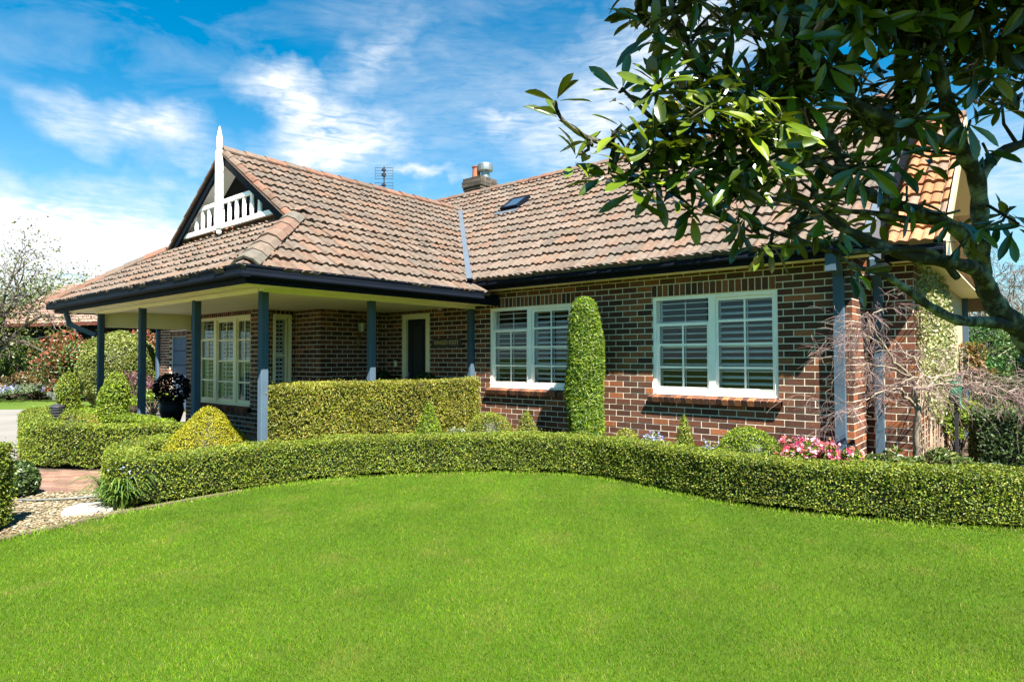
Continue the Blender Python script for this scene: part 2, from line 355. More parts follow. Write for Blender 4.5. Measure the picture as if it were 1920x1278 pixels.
# ------------------------------------------------------------------ roof
VX, VY, VZ, T1 = -2.03, -4.65, 2.632, .663      # verandah / gable block eaves corner and slope
WX, WY, WZ, T2 = -2.4, -.50, 2.862, .703         # wing eaves and slope
RX = -5.94; RZ = VZ + (VX - RX) * T1            # gable ridge
WRY = 3.80; WRZ = WZ + (WRY - WY) * T2
def tiles(o, ud, vd, W, Ls, pal, gauge=.335, cover=.24, seed=1):
    """interlocking terracotta tiles: o eaves corner, ud along eaves, vd up the slope; returns (V,F,C)"""
    rg = np.random.default_rng(seed)
    o = np.array(o, float); ud = unit(np.array(ud, float)); vd = unit(np.array(vd, float)); nd = np.cross(ud, vd)
    if nd[2] < 0: nd = -nd
    nu = int(math.ceil(W / cover)); nv = int(math.ceil(Ls / gauge))
    sx = np.array([0, .06, .14, .24, .34, .42, .50, .58, .68, .80, .90, 1.0])
    hz = np.array([.002, .020, .034, .036, .026, .006, .004, .016, .020, .012, .003, .002])
    m = len(sx); I, J = np.meshgrid(np.arange(nu), np.arange(nv), indexing='ij'); I = I.ravel(); J = J.ravel(); n = len(I)
    jz = rg.normal(0, .0045, n); jv = rg.normal(0, .009, n); sk = rg.normal(0, .006, n)
    U = (I[:, None] + sx[None] * .985) * cover
    vb = J * gauge + jv; vt = np.minimum((J + 1) * gauge + .03, Ls)
    tail = .036
    Vb = np.broadcast_to(vb[:, None], U.shape) + sk[:, None] * (sx[None] - .5)
    rows = [(U, Vb, np.full_like(U, -.01) + hz * .0), (U, Vb, hz[None] + tail + jz[:, None]), (U, Vb + gauge * .5, hz[None] + tail * .5 + jz[:, None]), (U, np.broadcast_to(vt[:, None], U.shape), hz[None] * .9 + .0 * U)]
    P = np.stack([o + a[..., None] * ud + b[..., None] * vd + c[..., None] * nd for a, b, c in rows], 1)   # n,4,m,3
    V = P.reshape(-1, 3); base = (np.arange(n) * 4 * m)[:, None, None]
    r = np.arange(3)[None, :, None] * m; c = np.arange(m - 1)[None, None, :]
    F = np.stack([base + r + c, base + r + c + 1, base + r + m + c + 1, base + r + m + c], -1).reshape(-1, 4)
    if np.dot(np.cross(ud, vd), nd) < 0: F = F[:, ::-1]
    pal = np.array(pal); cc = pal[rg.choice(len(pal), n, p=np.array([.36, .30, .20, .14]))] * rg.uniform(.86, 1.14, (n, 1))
    # shade under each tile's nose is painted in: lower edge of the nose darkened
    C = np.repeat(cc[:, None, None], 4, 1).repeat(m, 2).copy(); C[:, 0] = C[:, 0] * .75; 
    return V, F, C.reshape(-1, 3)
def clip_obj(V, F, C, planes, name, material, parent):
    mb = MB(); mb.add(V, F, C); o = child(mb, name, material, parent)
    bm = bmesh.new(); bm.from_mesh(o.data); off = Vector((0, 0, 0)); p = parent
    while p is not None: off += p.location; p = p.parent
    for co, no in planes:
        bmesh.ops.bisect_plane(bm, geom=bm.verts[:] + bm.edges[:] + bm.faces[:], plane_co=Vector(co) - off, plane_no=no, clear_outer=True, dist=1e-5)
    bm.to_mesh(o.data); bm.free(); return o
OLD = [(.092, .066, .051), (.106, .077, .060), (.108, .067, .047), (.082, .064, .052)]
ORA = [(.235, .098, .042), (.26, .12, .058), (.19, .072, .033), (.15, .098, .07)]
def join(objs, name):
    bm = bmesh.new()
    for o in objs: bm.from_mesh(o.data)
    me = objs[0].data; bm.to_mesh(me); bm.free()
    for o in objs[1:]: bpy.data.objects.remove(o)
    objs[0].name = name; return objs[0]
c1 = 1 / math.hypot(1, T1); c2 = 1 / math.hypot(1, T2)
GY = -3.05                                             # gable verge
vplan = np.array([-T1, -T2]); # z_e - z_s = VZ+(VX-x)T1 - WZ-(y-WY)T2
def valley_plane(gap):
    # returns (point, normal pointing to the side where the wing slope is higher)
    n = np.array([T1, T2, 0.]); n /= np.linalg.norm(n); y = WY + (VZ + (VX - (-4.0)) * T1 - WZ) / T2
    return np.array([-4.0, y, 0.]), n
vp, vn = valley_plane(0)
hipn = np.array([-1, -1, 0.])                           # keep y + x >= VX+VY
GA = .335; nlow = 6; slow = nlow * GA                  # split of the east slope at the verge foot
# east slope, below the gable
Veast = (-c1, 0, T1 * c1)
L1 = (VX - RX) / c1
sfoot = (GY - VY) / c1
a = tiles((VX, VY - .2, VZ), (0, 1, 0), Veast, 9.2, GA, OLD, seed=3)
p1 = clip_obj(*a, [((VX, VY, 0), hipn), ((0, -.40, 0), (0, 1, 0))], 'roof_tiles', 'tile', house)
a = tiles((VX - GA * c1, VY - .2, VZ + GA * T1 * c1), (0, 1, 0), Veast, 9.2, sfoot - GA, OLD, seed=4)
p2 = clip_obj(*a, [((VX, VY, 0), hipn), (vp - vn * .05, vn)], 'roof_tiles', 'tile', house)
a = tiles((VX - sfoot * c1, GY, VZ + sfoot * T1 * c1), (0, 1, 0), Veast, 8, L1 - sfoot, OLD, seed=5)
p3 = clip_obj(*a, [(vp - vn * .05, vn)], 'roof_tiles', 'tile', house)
# south apron
a = tiles((-9.85, VY, VZ), (1, 0, 0), (0, c1, T1 * c1), 7.9, 7 * GA, OLD, seed=6)
p4 = clip_obj(*a, [((VX, VY, 0), (1, 1, 0)), ((-9.85, VY, 0), (-1, 1, 0))], 'roof_tiles', 'tile', house)
# top course of the apron under the gable: clean clay
a = tiles((-8.1, VY + 6.55 * GA * c1, VZ + 6.55 * GA * T1 * c1 + .03), (1, 0, 0), (0, c1, T1 * c1), 4.3, GA * .6, ORA, seed=16)
p4b = clip_obj(*a, [((-6.0, 0, 0), (0, 0, -1))], 'roof_tiles', 'tile', house)
# west slope
a = tiles((-9.85, VY - .2, VZ), (0, 1, 0), (c1, 0, T1 * c1), 4.8, L1, OLD, seed=7)
p5 = clip_obj(*a, [((-9.85, VY, 0), (1, -1, 0)), ((0, -.4, 0), (0, 1, 0))], 'roof_tiles', 'tile', house)
a = tiles((-9.85 + sfoot * c1, GY, VZ + sfoot * T1 * c1), (0, 1, 0), (c1, 0, T1 * c1), 5.5, L1 - sfoot, OLD, seed=8)
p6 = clip_obj(*a, [((RX, 0, 0), (1, 0, 0))], 'roof_tiles', 'tile', house)
# p5 must stop at the verge foot
bm = bmesh.new(); bm.from_mesh(p5.data); zf = VZ + sfoot * T1 * c1
bmesh.ops.bisect_plane(bm, geom=bm.verts[:] + bm.edges[:] + bm.faces[:], plane_co=Vector((0, 0, zf + .03)) - house.location, plane_no=(0, 0, 1), clear_outer=True); bm.to_mesh(p5.data); bm.free()
roof = join([p1, p2, p3, p4, p4b, p5, p6], 'roof')
# wing main slope
XE = 3.60
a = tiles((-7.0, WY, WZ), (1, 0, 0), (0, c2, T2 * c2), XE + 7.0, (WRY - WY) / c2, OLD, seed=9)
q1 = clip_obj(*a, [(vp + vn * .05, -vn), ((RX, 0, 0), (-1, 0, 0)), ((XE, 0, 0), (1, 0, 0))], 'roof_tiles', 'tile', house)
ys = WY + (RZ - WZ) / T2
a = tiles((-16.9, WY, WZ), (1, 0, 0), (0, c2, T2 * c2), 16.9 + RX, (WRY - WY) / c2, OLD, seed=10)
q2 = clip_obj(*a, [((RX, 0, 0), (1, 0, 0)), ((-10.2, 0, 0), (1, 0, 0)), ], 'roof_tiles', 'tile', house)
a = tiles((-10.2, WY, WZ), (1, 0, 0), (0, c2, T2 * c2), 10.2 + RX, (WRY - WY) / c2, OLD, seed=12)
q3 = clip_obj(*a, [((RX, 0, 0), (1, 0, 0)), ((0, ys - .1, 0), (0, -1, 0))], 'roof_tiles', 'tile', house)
wroof = join([q1, q2, q3], 'wing_roof')
# stepped-back end slope with newer orange tiles
OY, OZ = .22, 2.865; ORY = OY + (5.28 - OZ) / T2
a = tiles((XE + .05, OY, OZ), (1, 0, 0), (0, c2, T2 * c2), .59, (ORY - OY) / c2, ORA, seed=13)
oroof = clip_obj(*a, [((4.20, 0, 0), (1, 0, 0))], 'end_roof', 'tile_new', house)
# hidden rear slopes and boarding under the tiles
mb = MB()
mb.add([[-16.9, WRY, WRZ - .03], [XE, WRY, WRZ - .03], [XE, 8.1, WRZ - .03 - (8.1 - WRY) * T2], [-16.9, 8.1, WRZ - .03 - (8.1 - WRY) * T2]], np.array([[0, 1, 2, 3]]), (.2, .14, .1))
mb.add([[XE, ORY, 5.25], [4.2, ORY, 5.25], [4.2, 7.6, 5.25 - (7.6 - ORY) * T2], [XE, 7.6, 5.25 - (7.6 - ORY) * T2]], np.array([[0, 1, 2, 3]]), (.2, .14, .1))
child(mb, 'rear_roof', 'tile', house)
mb = MB(); e = .05
mb.quad((RX, ys, RZ - e), (XE - .02, WY + .1, WZ - e + .07), (XE - .02, WRY, WRZ - e), (RX, WRY, WRZ - e))
mb.quad((-3.0, WY + .1, WZ - e + .05), (XE - .02, WY + .1, WZ - e + .05), (XE - .02, WRY, WRZ - e), (RX, WRY - 1.2, WRZ - 1.2 * T2 - e - .1))
mb.quad((XE - .02, WY + .1, WZ - e), (XE - .02, WRY, WRZ - e), (XE - .02, WRY, WRZ - .6), (XE - .02, WY + .6, WZ - e))
child(mb, 'roof_boarding', 'navy', house)
# valley tray and flashing
def zval(x): return VZ + (VX - x) * T1
vx = np.linspace(-2.42, RX, 8); vy = WY + (VZ + (VX - vx) * T1 - WZ) / T2
mb = MB(); wv = np.array([vn[0], vn[1], 0]) * .17
pc = np.stack([vx, vy, VZ + (VX - vx) * T1 + .005], 1)
lft = pc - wv + np.array([0, 0, .17 * vn[0] * T1 + .004]); rgt = pc + wv + np.array([0, 0, .17 * vn[1] * T2 + .004])
n8 = len(vx); mb.add(np.concatenate([lft, pc, rgt]), np.array([[i, i + 1, n8 + i + 1, n8 + i] for i in range(n8 - 1)] + [[n8 + i, n8 + i + 1, 2 * n8 + i + 1, 2 * n8 + i] for i in range(n8 - 1)]))
mb.extrude([(-.055, .02), (.055, .02), (.055, .05), (-.055, .05)], pc[0], pc[-1])
child(mb, 'valley_flashing', 'valley', house)
mb = MB(); mb.extrude([(-.045, -.01), (.045, -.01), (.045, .075), (-.045, .085)], (XE + .01, WY, WZ), (XE + .01, WRY, WRZ)); child(mb, 'verge_flashing', 'valley', house)
# ridge and hip cappings
def caps(a, b, seg, w, h, pal, seed, mbx, lift=.02):
    a = np.array(a, float); b = np.array(b, float); L = np.linalg.norm(b - a); t = (b - a) / L; n = max(1, round(L / seg)); rg = np.random.default_rng(seed)
    side = np.cross(t, (0, 0, 1)); side /= np.linalg.norm(side); up = np.cross(side, t)
    for i in range(n):
        p0 = a + t * (i * L / n - .03); p1 = a + t * ((i + 1) * L / n + .015); lf = lift + .012
        c = np.array(pal[rg.integers(len(pal))]) * rg.uniform(.8, 1.2); jit = rg.normal(0, .004)
        sec = [(-w, -h * .6), (-w * .6, h * .12), (0, h * .5), (w * .6, h * .12), (w, -h * .6)]
        sec2 = [(x * .93, y - .03) for x, y in sec[::-1]]
        P = np.array(sec + sec2); off = P[:, :1] * side + P[:, 1:] * up
        V = np.concatenate([p0 + up * (lf + .012 + jit) + off, p1 + up * (lf - .006 + jit) + off * .96]); k = len(P); j = np.arange(k); kk = (j + 1) % k
        mbx.add(V, np.stack([j, kk, k + kk, k + j], -1), c); mbx.add(V[:k], [tuple(range(k))[::-1]], c * .8); mbx.add(V[k:], [tuple(range(k))], c)
    # mortar bedding
    mbx.extrude([(-w * .93, -h * .85), (w * .93, -h * .85), (w * .6, h * .12), (0, h * .46), (-w * .6, h * .12)], a + t * .01, b, col=(.12, .075, .052))
RC = [(.115, .064, .045), (.10, .07, .053), (.125, .062, .041)]
mb = MB(); caps((RX, GY, RZ + .02), (RX, ys + .1, RZ + .02), .40, .13, .10, RC, 1, mb); child(mb, 'ridge_cap', 'tile', house)
mb = MB(); caps((-8.8, WRY, WRZ + .02), (XE + .02, WRY, WRZ + .02), .40, .13, .10, RC, 2, mb); child(mb, 'ridge_cap', 'tile', house)
HC = [(.11, .082, .064), (.118, .068, .048), (.10, .088, .072)]
mb = MB(); caps((VX - .10, VY + .10, VZ + .085), (-3.66, -3.02, VZ + 1.63 * T1 + .045), .36, .17, .10, HC, 3, mb); child(mb, 'hip_cap', 'tile', house)
mb = MB(); caps((-9.80, VY + .05, VZ + .06), (-8.26, -3.06, VZ + 1.60 * T1 + .05), .38, .15, .11, RC, 4, mb); child(mb, 'hip_cap', 'tile', house)
mb = MB(); caps((XE + .1, ORY, 5.30), (4.21, ORY, 5.30), .35, .12, .1, RC, 5, mb); child(mb, 'ridge_cap', 'tile_new', house)
# verge tiles at the gable (edge capping down both barge boards)
def sl(x): return VZ + (VX - x) * T1 if x > RX else VZ + (x - (2 * RX - VX)) * T1
for s in (1, -1):
    mb = MB(); caps((RX + s * 2.30, GY + .02, sl(RX + s * 2.30) + .01), (RX + s * .02, GY + .02, sl(RX) + .01), .34, .075, .06, RC, 6 + s, mb, lift=.015); child(mb, 'verge_tile', 'tile', house)
    # barge boards
    mb = MB(); x0, x1 = RX + s * 2.33, RX + s * .0
    zA, zB = sl(RX + s * 2.33) - .02, RZ - .02
    V = np.array([[x, y, z + dz] for (x, z) in ((x0, zA), (x1, zB)) for y in (GY - .005, GY + .035) for dz in (0, -.20)])
    mb.add(V, np.array([[0, 1, 5, 4], [2, 6, 7, 3], [0, 4, 6, 2], [1, 3, 7, 5], [0, 2, 3, 1], [4, 5, 7, 6]])); child(mb, 'barge_board', 'navy', house)
    # lining boards under the gable overhang
    mb = MB(); xe = RX + s * 2.25; mb.quad((xe, GY + .036, sl(xe) - .08), (RX, GY + .036, RZ - .08), (RX, -2.66, RZ - .08), (xe, -2.66, sl(xe) - .08)); child(mb, 'gable_lining', 'white', house)
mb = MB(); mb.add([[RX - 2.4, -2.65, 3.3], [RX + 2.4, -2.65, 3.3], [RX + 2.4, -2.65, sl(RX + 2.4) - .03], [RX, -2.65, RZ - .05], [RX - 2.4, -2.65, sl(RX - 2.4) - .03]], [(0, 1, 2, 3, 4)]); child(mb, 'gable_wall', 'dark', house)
# gable fretwork: two rails with flat balusters
mb = MB(); g0 = GY + .04
zt_, zb_ = 4.36, 3.93
def hx(z): return (RZ - .22 - z) / T1
mb.box((RX - hx(zt_) - .05, g0, zt_ - .035), (RX + hx(zt_) + .05, g0 + .05, zt_ + .035)); mb.box((RX - hx(zb_) - .05, g0 - .005, zb_ - .04), (RX + hx(zb_) + .05, g0 + .055, zb_ + .04))
nb = 12
for i in range(nb):
    x = RX + (i - (nb - 1) / 2) * .262
    top = min(zt_ - .03, RZ - .22 - abs(x - RX) * T1)
    if top - zb_ < .12: continue
    V = []
    for z in (zb_ + .03, zb_ + .03 + .35 * (top - zb_ - .03), top):
        w = .032 if abs(z - (zb_ + .03 + .35 * (top - zb_ - .03))) > .01 else .047
        V += [[x - w, g0 + .01, z], [x + w, g0 + .01, z], [x + w, g0 + .04, z], [x - w, g0 + .04, z]]
    F = [[r * 4 + j, r * 4 + (j + 1) % 4, r * 4 + 4 + (j + 1) % 4, r * 4 + 4 + j] for r in range(2) for j in range(4)]
    mb.add(V, np.array(F))
child(mb, 'gable_screen', 'white', house)
# turned finial
mb = MB(); fx, fy = RX, GY - .06; Z0 = 3.74
prof = [(0, 0), (.055, .03), (.062, .07), (.05, .115), (.09, .13), (.098, .16), (.098, .50), (.086, .515), (.098, .53), (.098, .78), (.088, .79), (.098, .80), (.098, 1.24), (.088, 1.255), (.098, 1.27), (.098, 1.64), (.07, 1.69), (.062, 1.71), (.075, 1.735), (.075, 1.75), (.068, 1.765), (.073, 1.79), (.073, 1.9), (.05, 2.03), (.02, 2.14), (0, 2.18)]
mb.lathe([(r * .70, z * .92 * 0.96) for r, z in prof], (fx, fy, Z0), 16); child(mb, 'finial', 'white', house, smooth=False)

# ------------------------------------------------------------------ gutters, fascias, soffits
GP = [(0, 0), (.10, .0), (.115, .02), (.115, .045), (.108, .055), (.112, .105), (.124, .125), (.124, .15), (.112, .152), (.104, .12), (.012, .10), (.0, .12)]
def gutter(pts, z):
    mb = MB()
    for a, b in zip(pts[:-1], pts[1:]): mb.extrude(GP, (*a, z), (*b, z))
    return child(mb, 'gutter', 'navy', house)
def fascia(boxes):
    mb = MB()
    for a, b in boxes: mb.box(a, b)
    return child(mb, 'fascia', 'navy', house)
fe, fs = VX - .10, VY + .10                    # verandah fascia faces
gutter([(-9.87 - .0, fs), (fe + .11, fs)], 2.54); gutter([(fe, fs - .11), (fe, WY - .02)], 2.5405)
fascia([((-9.77, fs, 2.475), (fe, fs + .03, 2.66)), ((fe - .03, fs + .031, 2.4755), (fe - .0005, -.02, 2.66)), ((-9.77, fs + .031, 2.475), (-9.74, -.02, 2.66))])
gutter([(-2.42, WY + .12), (XE + .03, WY + .12)], 2.775); fascia([((-2.40, WY + .12, 2.718), (XE, WY + .15, 2.90)), ])
fascia([((-2.6, -.35, 2.50), (-2.41, -.05, 2.80))]); fascia([((XE - .02, WY + .151, 2.72), (XE, .2, 2.95))])
gutter([(XE + .05, OY + .12), (4.22, OY + .12)], 2.755); fascia([((XE + .03, OY + .12, 2.70), (4.20, OY + .15, 2.88))])
gutter([(-16.95, WY + .12), (-9.9, WY + .12)], 2.775); fascia([((-16.95, WY + .12, 2.718), (-9.85, WY + .15, 2.90))])
mb = MB()
mb.box((-9.74, fs + .03, 2.50), (fe - .03, -.02, 2.53))                    # verandah ceiling
mb.box((-2.40, WY + .15, 2.735), (XE - .02, -.001, 2.75)); mb.box((XE + .05, OY + .15, 2.72), (4.19, .719, 2.735)); mb.box((3.872, .719, 2.72), (4.19, 7.2, 2.735)); mb.box((-16.9, WY + .15, 2.735), (-9.85, -.001, 2.75))
for q in (.12, .25): mb.box((fe - .03 - q - .05, fs + .03, 2.488), (fe - .03 - q, -.02, 2.501)); mb.box((-9.7, fs + .03 + q, 2.4885), (fe - .3, fs + .08 + q, 2.501))
child(mb, 'soffit', 'cream', house)
mb = MB(); mb.box((-2.82, -4.02, 2.45), (-2.70, -.02, 2.501)); mb.box((-9.1, -4.03, 2.4505), (-2.821, -3.92, 2.501)); mb.box((-9.10, -3.91, 2.20), (-9.0, -2.275, 2.5005)); child(mb, 'verandah_beam', 'cream', house)
# small triangular end boards where the eaves finish
for x0, x1, y, z in ((XE + .002, XE + .022, WY + .12, 2.72), (4.20, 4.222, OY + .12, 2.70)):
    V = [[x, yy, zz] for x in (x0, x1) for yy, zz in ((y, z), (y + .55, z), (y + .55, z + .50), (y, z + .16))]
    mb = MB(); mb.add(V, np.array([[0, 1, 2, 3], [7, 6, 5, 4], [0, 4, 5, 1], [1, 5, 6, 2], [2, 6, 7, 3], [3, 7, 4, 0]])); child(mb, 'eaves_end', 'valley', house)
# barge of the stepped end roof
mb = MB(); V = np.array([[x, y, z + dz] for y, z in ((OY + .1, OZ + .02), (ORY, 5.26), (7.5, 5.26 - (7.5 - ORY) * T2)) for x in (4.20, 4.235) for dz in (0, -.2)])
for r in (0, 4): mb.add(V, np.array([[r + 0, r + 1, r + 5, r + 4], [r + 2, r + 6, r + 7, r + 3], [r, r + 4, r + 6, r + 2], [r + 1, r + 3, r + 7, r + 5]]))
child(mb, 'barge_board', 'render', house)
mb = MB(); mb.quad((3.87, .75, 3.02), (4.2, .75, 3.02), (4.2, ORY, 5.14), (3.87, ORY, 5.14)); mb.quad((3.87, 7.4, 2.75), (4.2, 7.4, 2.75), (4.2, ORY, 5.14), (3.87, ORY, 5.14)); child(mb, 'verge_soffit', 'render', house)

# ------------------------------------------------------------------ verandah posts, downpipes
def post(x, y, z0=.13, z1=2.46, w=.052):
    P = []
    for (ax, ay) in ((1, 0), (0, 1), (-1, 0), (0, -1)):
        tx, ty = -ay, ax
        for t in (-.80, -.62, -.56, -.50, -.30, -.24, -.18, .18, .24, .30, .50, .56, .62, .80):
            g = .90 if t in (-.56, -.24, .24, .56) else 1.0
            P.append((x + w * (ax * g + tx * t), y + w * (ay * g + ty * t)))
    mb = MB(); n = len(P); V = [[a, b, z] for z in (z0, z1) for a, b in P]; j = np.arange(n); k = (j + 1) % n
    mb.add(V, np.stack([j, k, n + k, n + j], -1)); mb.add(V[n:], [tuple(range(n))])
    mb.box((x - w * 1.12, y - w * 1.12, z0), (x + w * 1.12, y + w * 1.12, z0 + .16))
    return child(mb, 'verandah_post', 'postpaint', house)
for x, y in ((-2.76, -3.985), (-2.76, -2.25), (-2.77, -.055), (-4.75, -3.985), (-6.87, -3.985), (-8.97, -3.985)): post(x, y)
def downpipe(pts, w=.05, dz=.038):
    mb = MB()
    for a, b in zip(pts[:-1], pts[1:]):
        a, b = np.array(a), np.array(b); t = unit(b - a); mb.extrude([(-w, -dz), (w, -dz), (w, dz), (-w, dz)], a - t * .03, b + t * .03, up=(0, -1, .01) if abs(t[2]) > .5 else (0, 0, 1))
    return child(mb, 'downpipe', 'postpaint', house)
downpipe([(3.22, -.065, .0), (3.22, -.065, 2.55), (3.22, -.33, 2.74)], w=.055); downpipe([(3.50, .655, .0), (3.50, .655, 2.45), (3.50, .40, 2.74)], w=.045)
for a_, b_ in (((3.165, -.44, 2.56), (3.275, -.375, 2.76)), ((3.455, .26, 2.55), (3.55, .32, 2.74))): mb = MB(); mb.box(a_, b_); child(mb, 'rainwater_head', 'postpaint', house)
downpipe([(-9.3, -4.48, 2.5), (-9.3, -4.42, 2.25), (-9.02, -4.08, 2.05)], w=.04)
downpipe([(-16.75, -.06, 0), (-16.75, -.06, 2.5), (-16.75, -.34, 2.78)], w=.06)
downpipe([(3.92, 7.1, 0), (3.92, 7.1, 2.9)], w=.045)
# verandah floor
mb = MB(); mb.box((-9.3, -4.12, 0), (-2.62, 0, .13)); child(mb, 'verandah_floor', 'floor', house)
# ------------------------------------------------------------------ chimney, skylight
cx, cy = -6.57, 4.3; cx -= .36; cy += .36
mb = MB()
rg = np.random.default_rng(5)
def course(h, z, c):
    mb.box((cx - h, cy - h, z), (cx + h, cy + h, z + .076), (.42, .38, .30))
    for k in range(4):
        n = int(2 * h / .24) + 1; off = rg.uniform(0, .12)
        for i in range(n + 1):
            a = max(-h - .004, -h - .12 + off + i * .24 + .005); b = min(h + .004, -h - .12 + off + i * .24 + .235)
            if b - a < .03: continue
            A = Matrix.Translation((cx, cy, z)) @ Matrix.Rotation(k * math.pi / 2, 4, 'Z')
            mb.box((a, -h - .006, .002), (b, -h + .03, .074), np.array(c) * rg.uniform(.7, 1.3), np.array(A))
for i in range(26): course(.31, 4.0 + i * .086, (.075, .045, .036))
z = 4.0 + 26 * .086
for h in (.33, .355, .355, .335): course(h, z, (.06, .05, .042)); z += .086
ch = child(mb, 'chimney', 'brick', house)
mb = MB(); mb.lathe([(.125, 0), (.12, .1), (.105, .36), (.125, .37), (.125, .40), (.09, .40), (.085, .1)], (cx - .12, cy - .02, z - .02), 16); child(mb, 'chimney_pot', 'clay', ch, smooth=False)
mb = MB(); mb.lathe([(.12, 0), (.12, .2), (.12, .22)], (cx + .16, cy + .05, z - .02), 16); mb.lathe([(.12, .22), (.21, .24), (.215, .30), (.215, .40), (.205, .42), (.0, .45)], (cx + .16, cy + .05, z - .02), 18); child(mb, 'chimney_cowl', 'metal', ch)
# roof window
Mz = np.eye(4); Mz[:3, 0] = (1, 0, 0); Mz[:3, 1] = (0, c2, T2 * c2); Mz[:3, 2] = (0, -T2 * c2, c2); Mz[:3, 3] = (-3.95, 2.16, WZ + (2.16 - WY) * T2)
mb = MB()
for a, b in (((0, 0, 0), (.05, .55, .13)), ((.43, 0, 0), (.48, .55, .13)), ((.05, 0, 0), (.43, .05, .129)), ((.05, .50, 0), (.43, .55, .129))): mb.box(a, b, mx=Mz)
sk = child(mb, 'roof_window', 'navy', house)
mb = MB(); mb.box((.05, .05, .09), (.43, .50, .115), mx=Mz); child(mb, 'pane', mat('roof_window_glass', (.03, .05, .08), .05, .8), sk)
mb = MB(); mb.box((-.10, -.16, .045), (.52, .002, .06), mx=Mz); child(mb, 'flashing', 'valley', sk)

# ------------------------------------------------------------------ things fixed to the house
sg = empty('name_sign', (-3.44, -.004, 1.86), 'dark bronze name plaque lettered WINGED FOOT on the wall beside the front door', 'sign')
mb = MB(); w, h = .385, .075
V = [[a, y, b] for y in (-.022, 0) for a, b in ((-w, -h + .02), (-w + .03, -h + .02), (-w + .03, -h), (w - .03, -h), (w - .03, -h + .02), (w, -h + .02), (w, h - .02), (w - .03, h - .02), (w - .03, h), (-w + .03, h), (-w + .03, h - .02), (-w, h - .02))]
mb.add(V, [tuple(range(12)), tuple(range(12, 24))[::-1]] + [(i, i + 12, (i + 1) % 12 + 12, (i + 1) % 12) for i in range(12)]); mb.build('plaque', 'signboard', sg)
cu = bpy.data.curves.new('lettering', 'FONT'); cu.body = 'WINGED FOOT'; cu.size = .112; cu.align_x = 'CENTER'; cu.align_y = 'CENTER'; cu.extrude = .003; cu.space_character = 1.06; cu.offset = .002
tmp = bpy.data.objects.new('tmp', cu); COL.objects.link(tmp); bpy.context.view_layer.update()
me = bpy.data.meshes.new_from_object(tmp.evaluated_get(bpy.context.evaluated_depsgraph_get())); bpy.data.objects.remove(tmp)
lt = bpy.data.objects.new('lettering', me); COL.objects.link(lt); lt.parent = sg; lt.rotation_euler = (R(90), 0, 0); lt.location = (0, -.0265, 0); me.materials.clear(); me.materials.append(M['gold'])
wd = max(v.co.x for v in me.vertices) - min(v.co.x for v in me.vertices); lt.scale = (.66 / wd, 1, 1)
ln = empty('wall_lantern', (-5.25, -.68, 2.08), 'brass wall lantern on the porch brickwork', 'lantern')
mb = MB(); mb.tube([[0.005, 0, -.22], [.02, 0, -.12], [.05, 0, -.10], [.09, 0, -.13], [.12, 0, -.08], [.12, 0, -.02]], .012, 6); mb.lathe([(.02, -.30), (.035, -.22), (.03, -.12), (.0, -.05)], (.012, 0, 0), 8); mb.build('bracket', 'brass', ln)
mb = MB(); mb.lathe([(.03, -.03), (.05, .0), (.052, .01)], (.12, 0, 0), 8); mb.lathe([(.085, .18), (.09, .19), (.05, .25), (.015, .27), (.015, .30), (0, .31)], (.12, 0, 0), 8)
for k in range(6):
    a = k * math.pi / 3; mb.tube([[.12 + .05 * math.cos(a), .05 * math.sin(a), 0], [.12 + .083 * math.cos(a), .083 * math.sin(a), .185]], .006, 5)
mb.build('cage', 'brass', ln)
mb = MB(); mb.lathe([(.045, .005), (.075, .18)], (.12, 0, 0), 6); mb.build('glass_shade', 'lampglass', ln)
an = empty('tv_antenna', (-6.25, .75, RZ - .3), 'dark metal television antenna rising behind the gable ridge', 'antenna')
mb = MB(); mb.tube([[0, 0, 0], [0, 0, .98]], .016, 6)
mb.build('mast', 'wire', an)
mb = MB(); dv = np.array([math.cos(R(40)), math.sin(R(40)), 0])
for z0 in (.36, .70):
    for i in range(5):
        z = z0 + i * .062; mb.tube([-dv * .21 + (0, 0, z), dv * .21 + (0, 0, z)], .0055, 4)
    for s in (-1, 1): mb.tube([dv * .20 * s + (0, 0, z0), dv * .20 * s + (0, 0, z0 + .248)], .005, 4)
    mb.box((-.03, -.05, z0 + .05), (.03, .03, z0 + .12)); mb.box((-.03, -.05, z0 + .17), (.03, .03, z0 + .22))
mb.build('element_grid', 'wire', an)
# ================================================================== THE GARDEN
FPX, TH, PT, RO = 1171.98, .69858, .0248, .00314
FW = np.array([-math.sin(TH), math.cos(TH), 0]); RT = np.array([math.cos(TH), math.sin(TH), 0])
def at(u, v, Z):
    """photo pixel and distance along the view -> world point"""
    x, y = (u - 960) / FPX, (639 - v) / FPX
    x, y = x * math.cos(RO) + y * math.sin(RO), -x * math.sin(RO) + y * math.cos(RO)
    d = x * RT + (math.cos(PT) - y * math.sin(PT)) * FW + np.array([0, 0, math.sin(PT) + y * math.cos(PT)])
    return CAM + d * Z
def in_poly(P, poly):
    x, y = P[:, 0], P[:, 1]; c = np.zeros(len(P), bool); n = len(poly)
    for i in range(n):
        x1, y1 = poly[i]; x2, y2 = poly[i - 1]
        c ^= ((y1 > y) != (y2 > y)) & (x < (x2 - x1) * (y - y1) / (y2 - y1 + 1e-12) + x1)
    return c
def rand_unit(n): return unit(RNG.normal(size=(n, 3)))
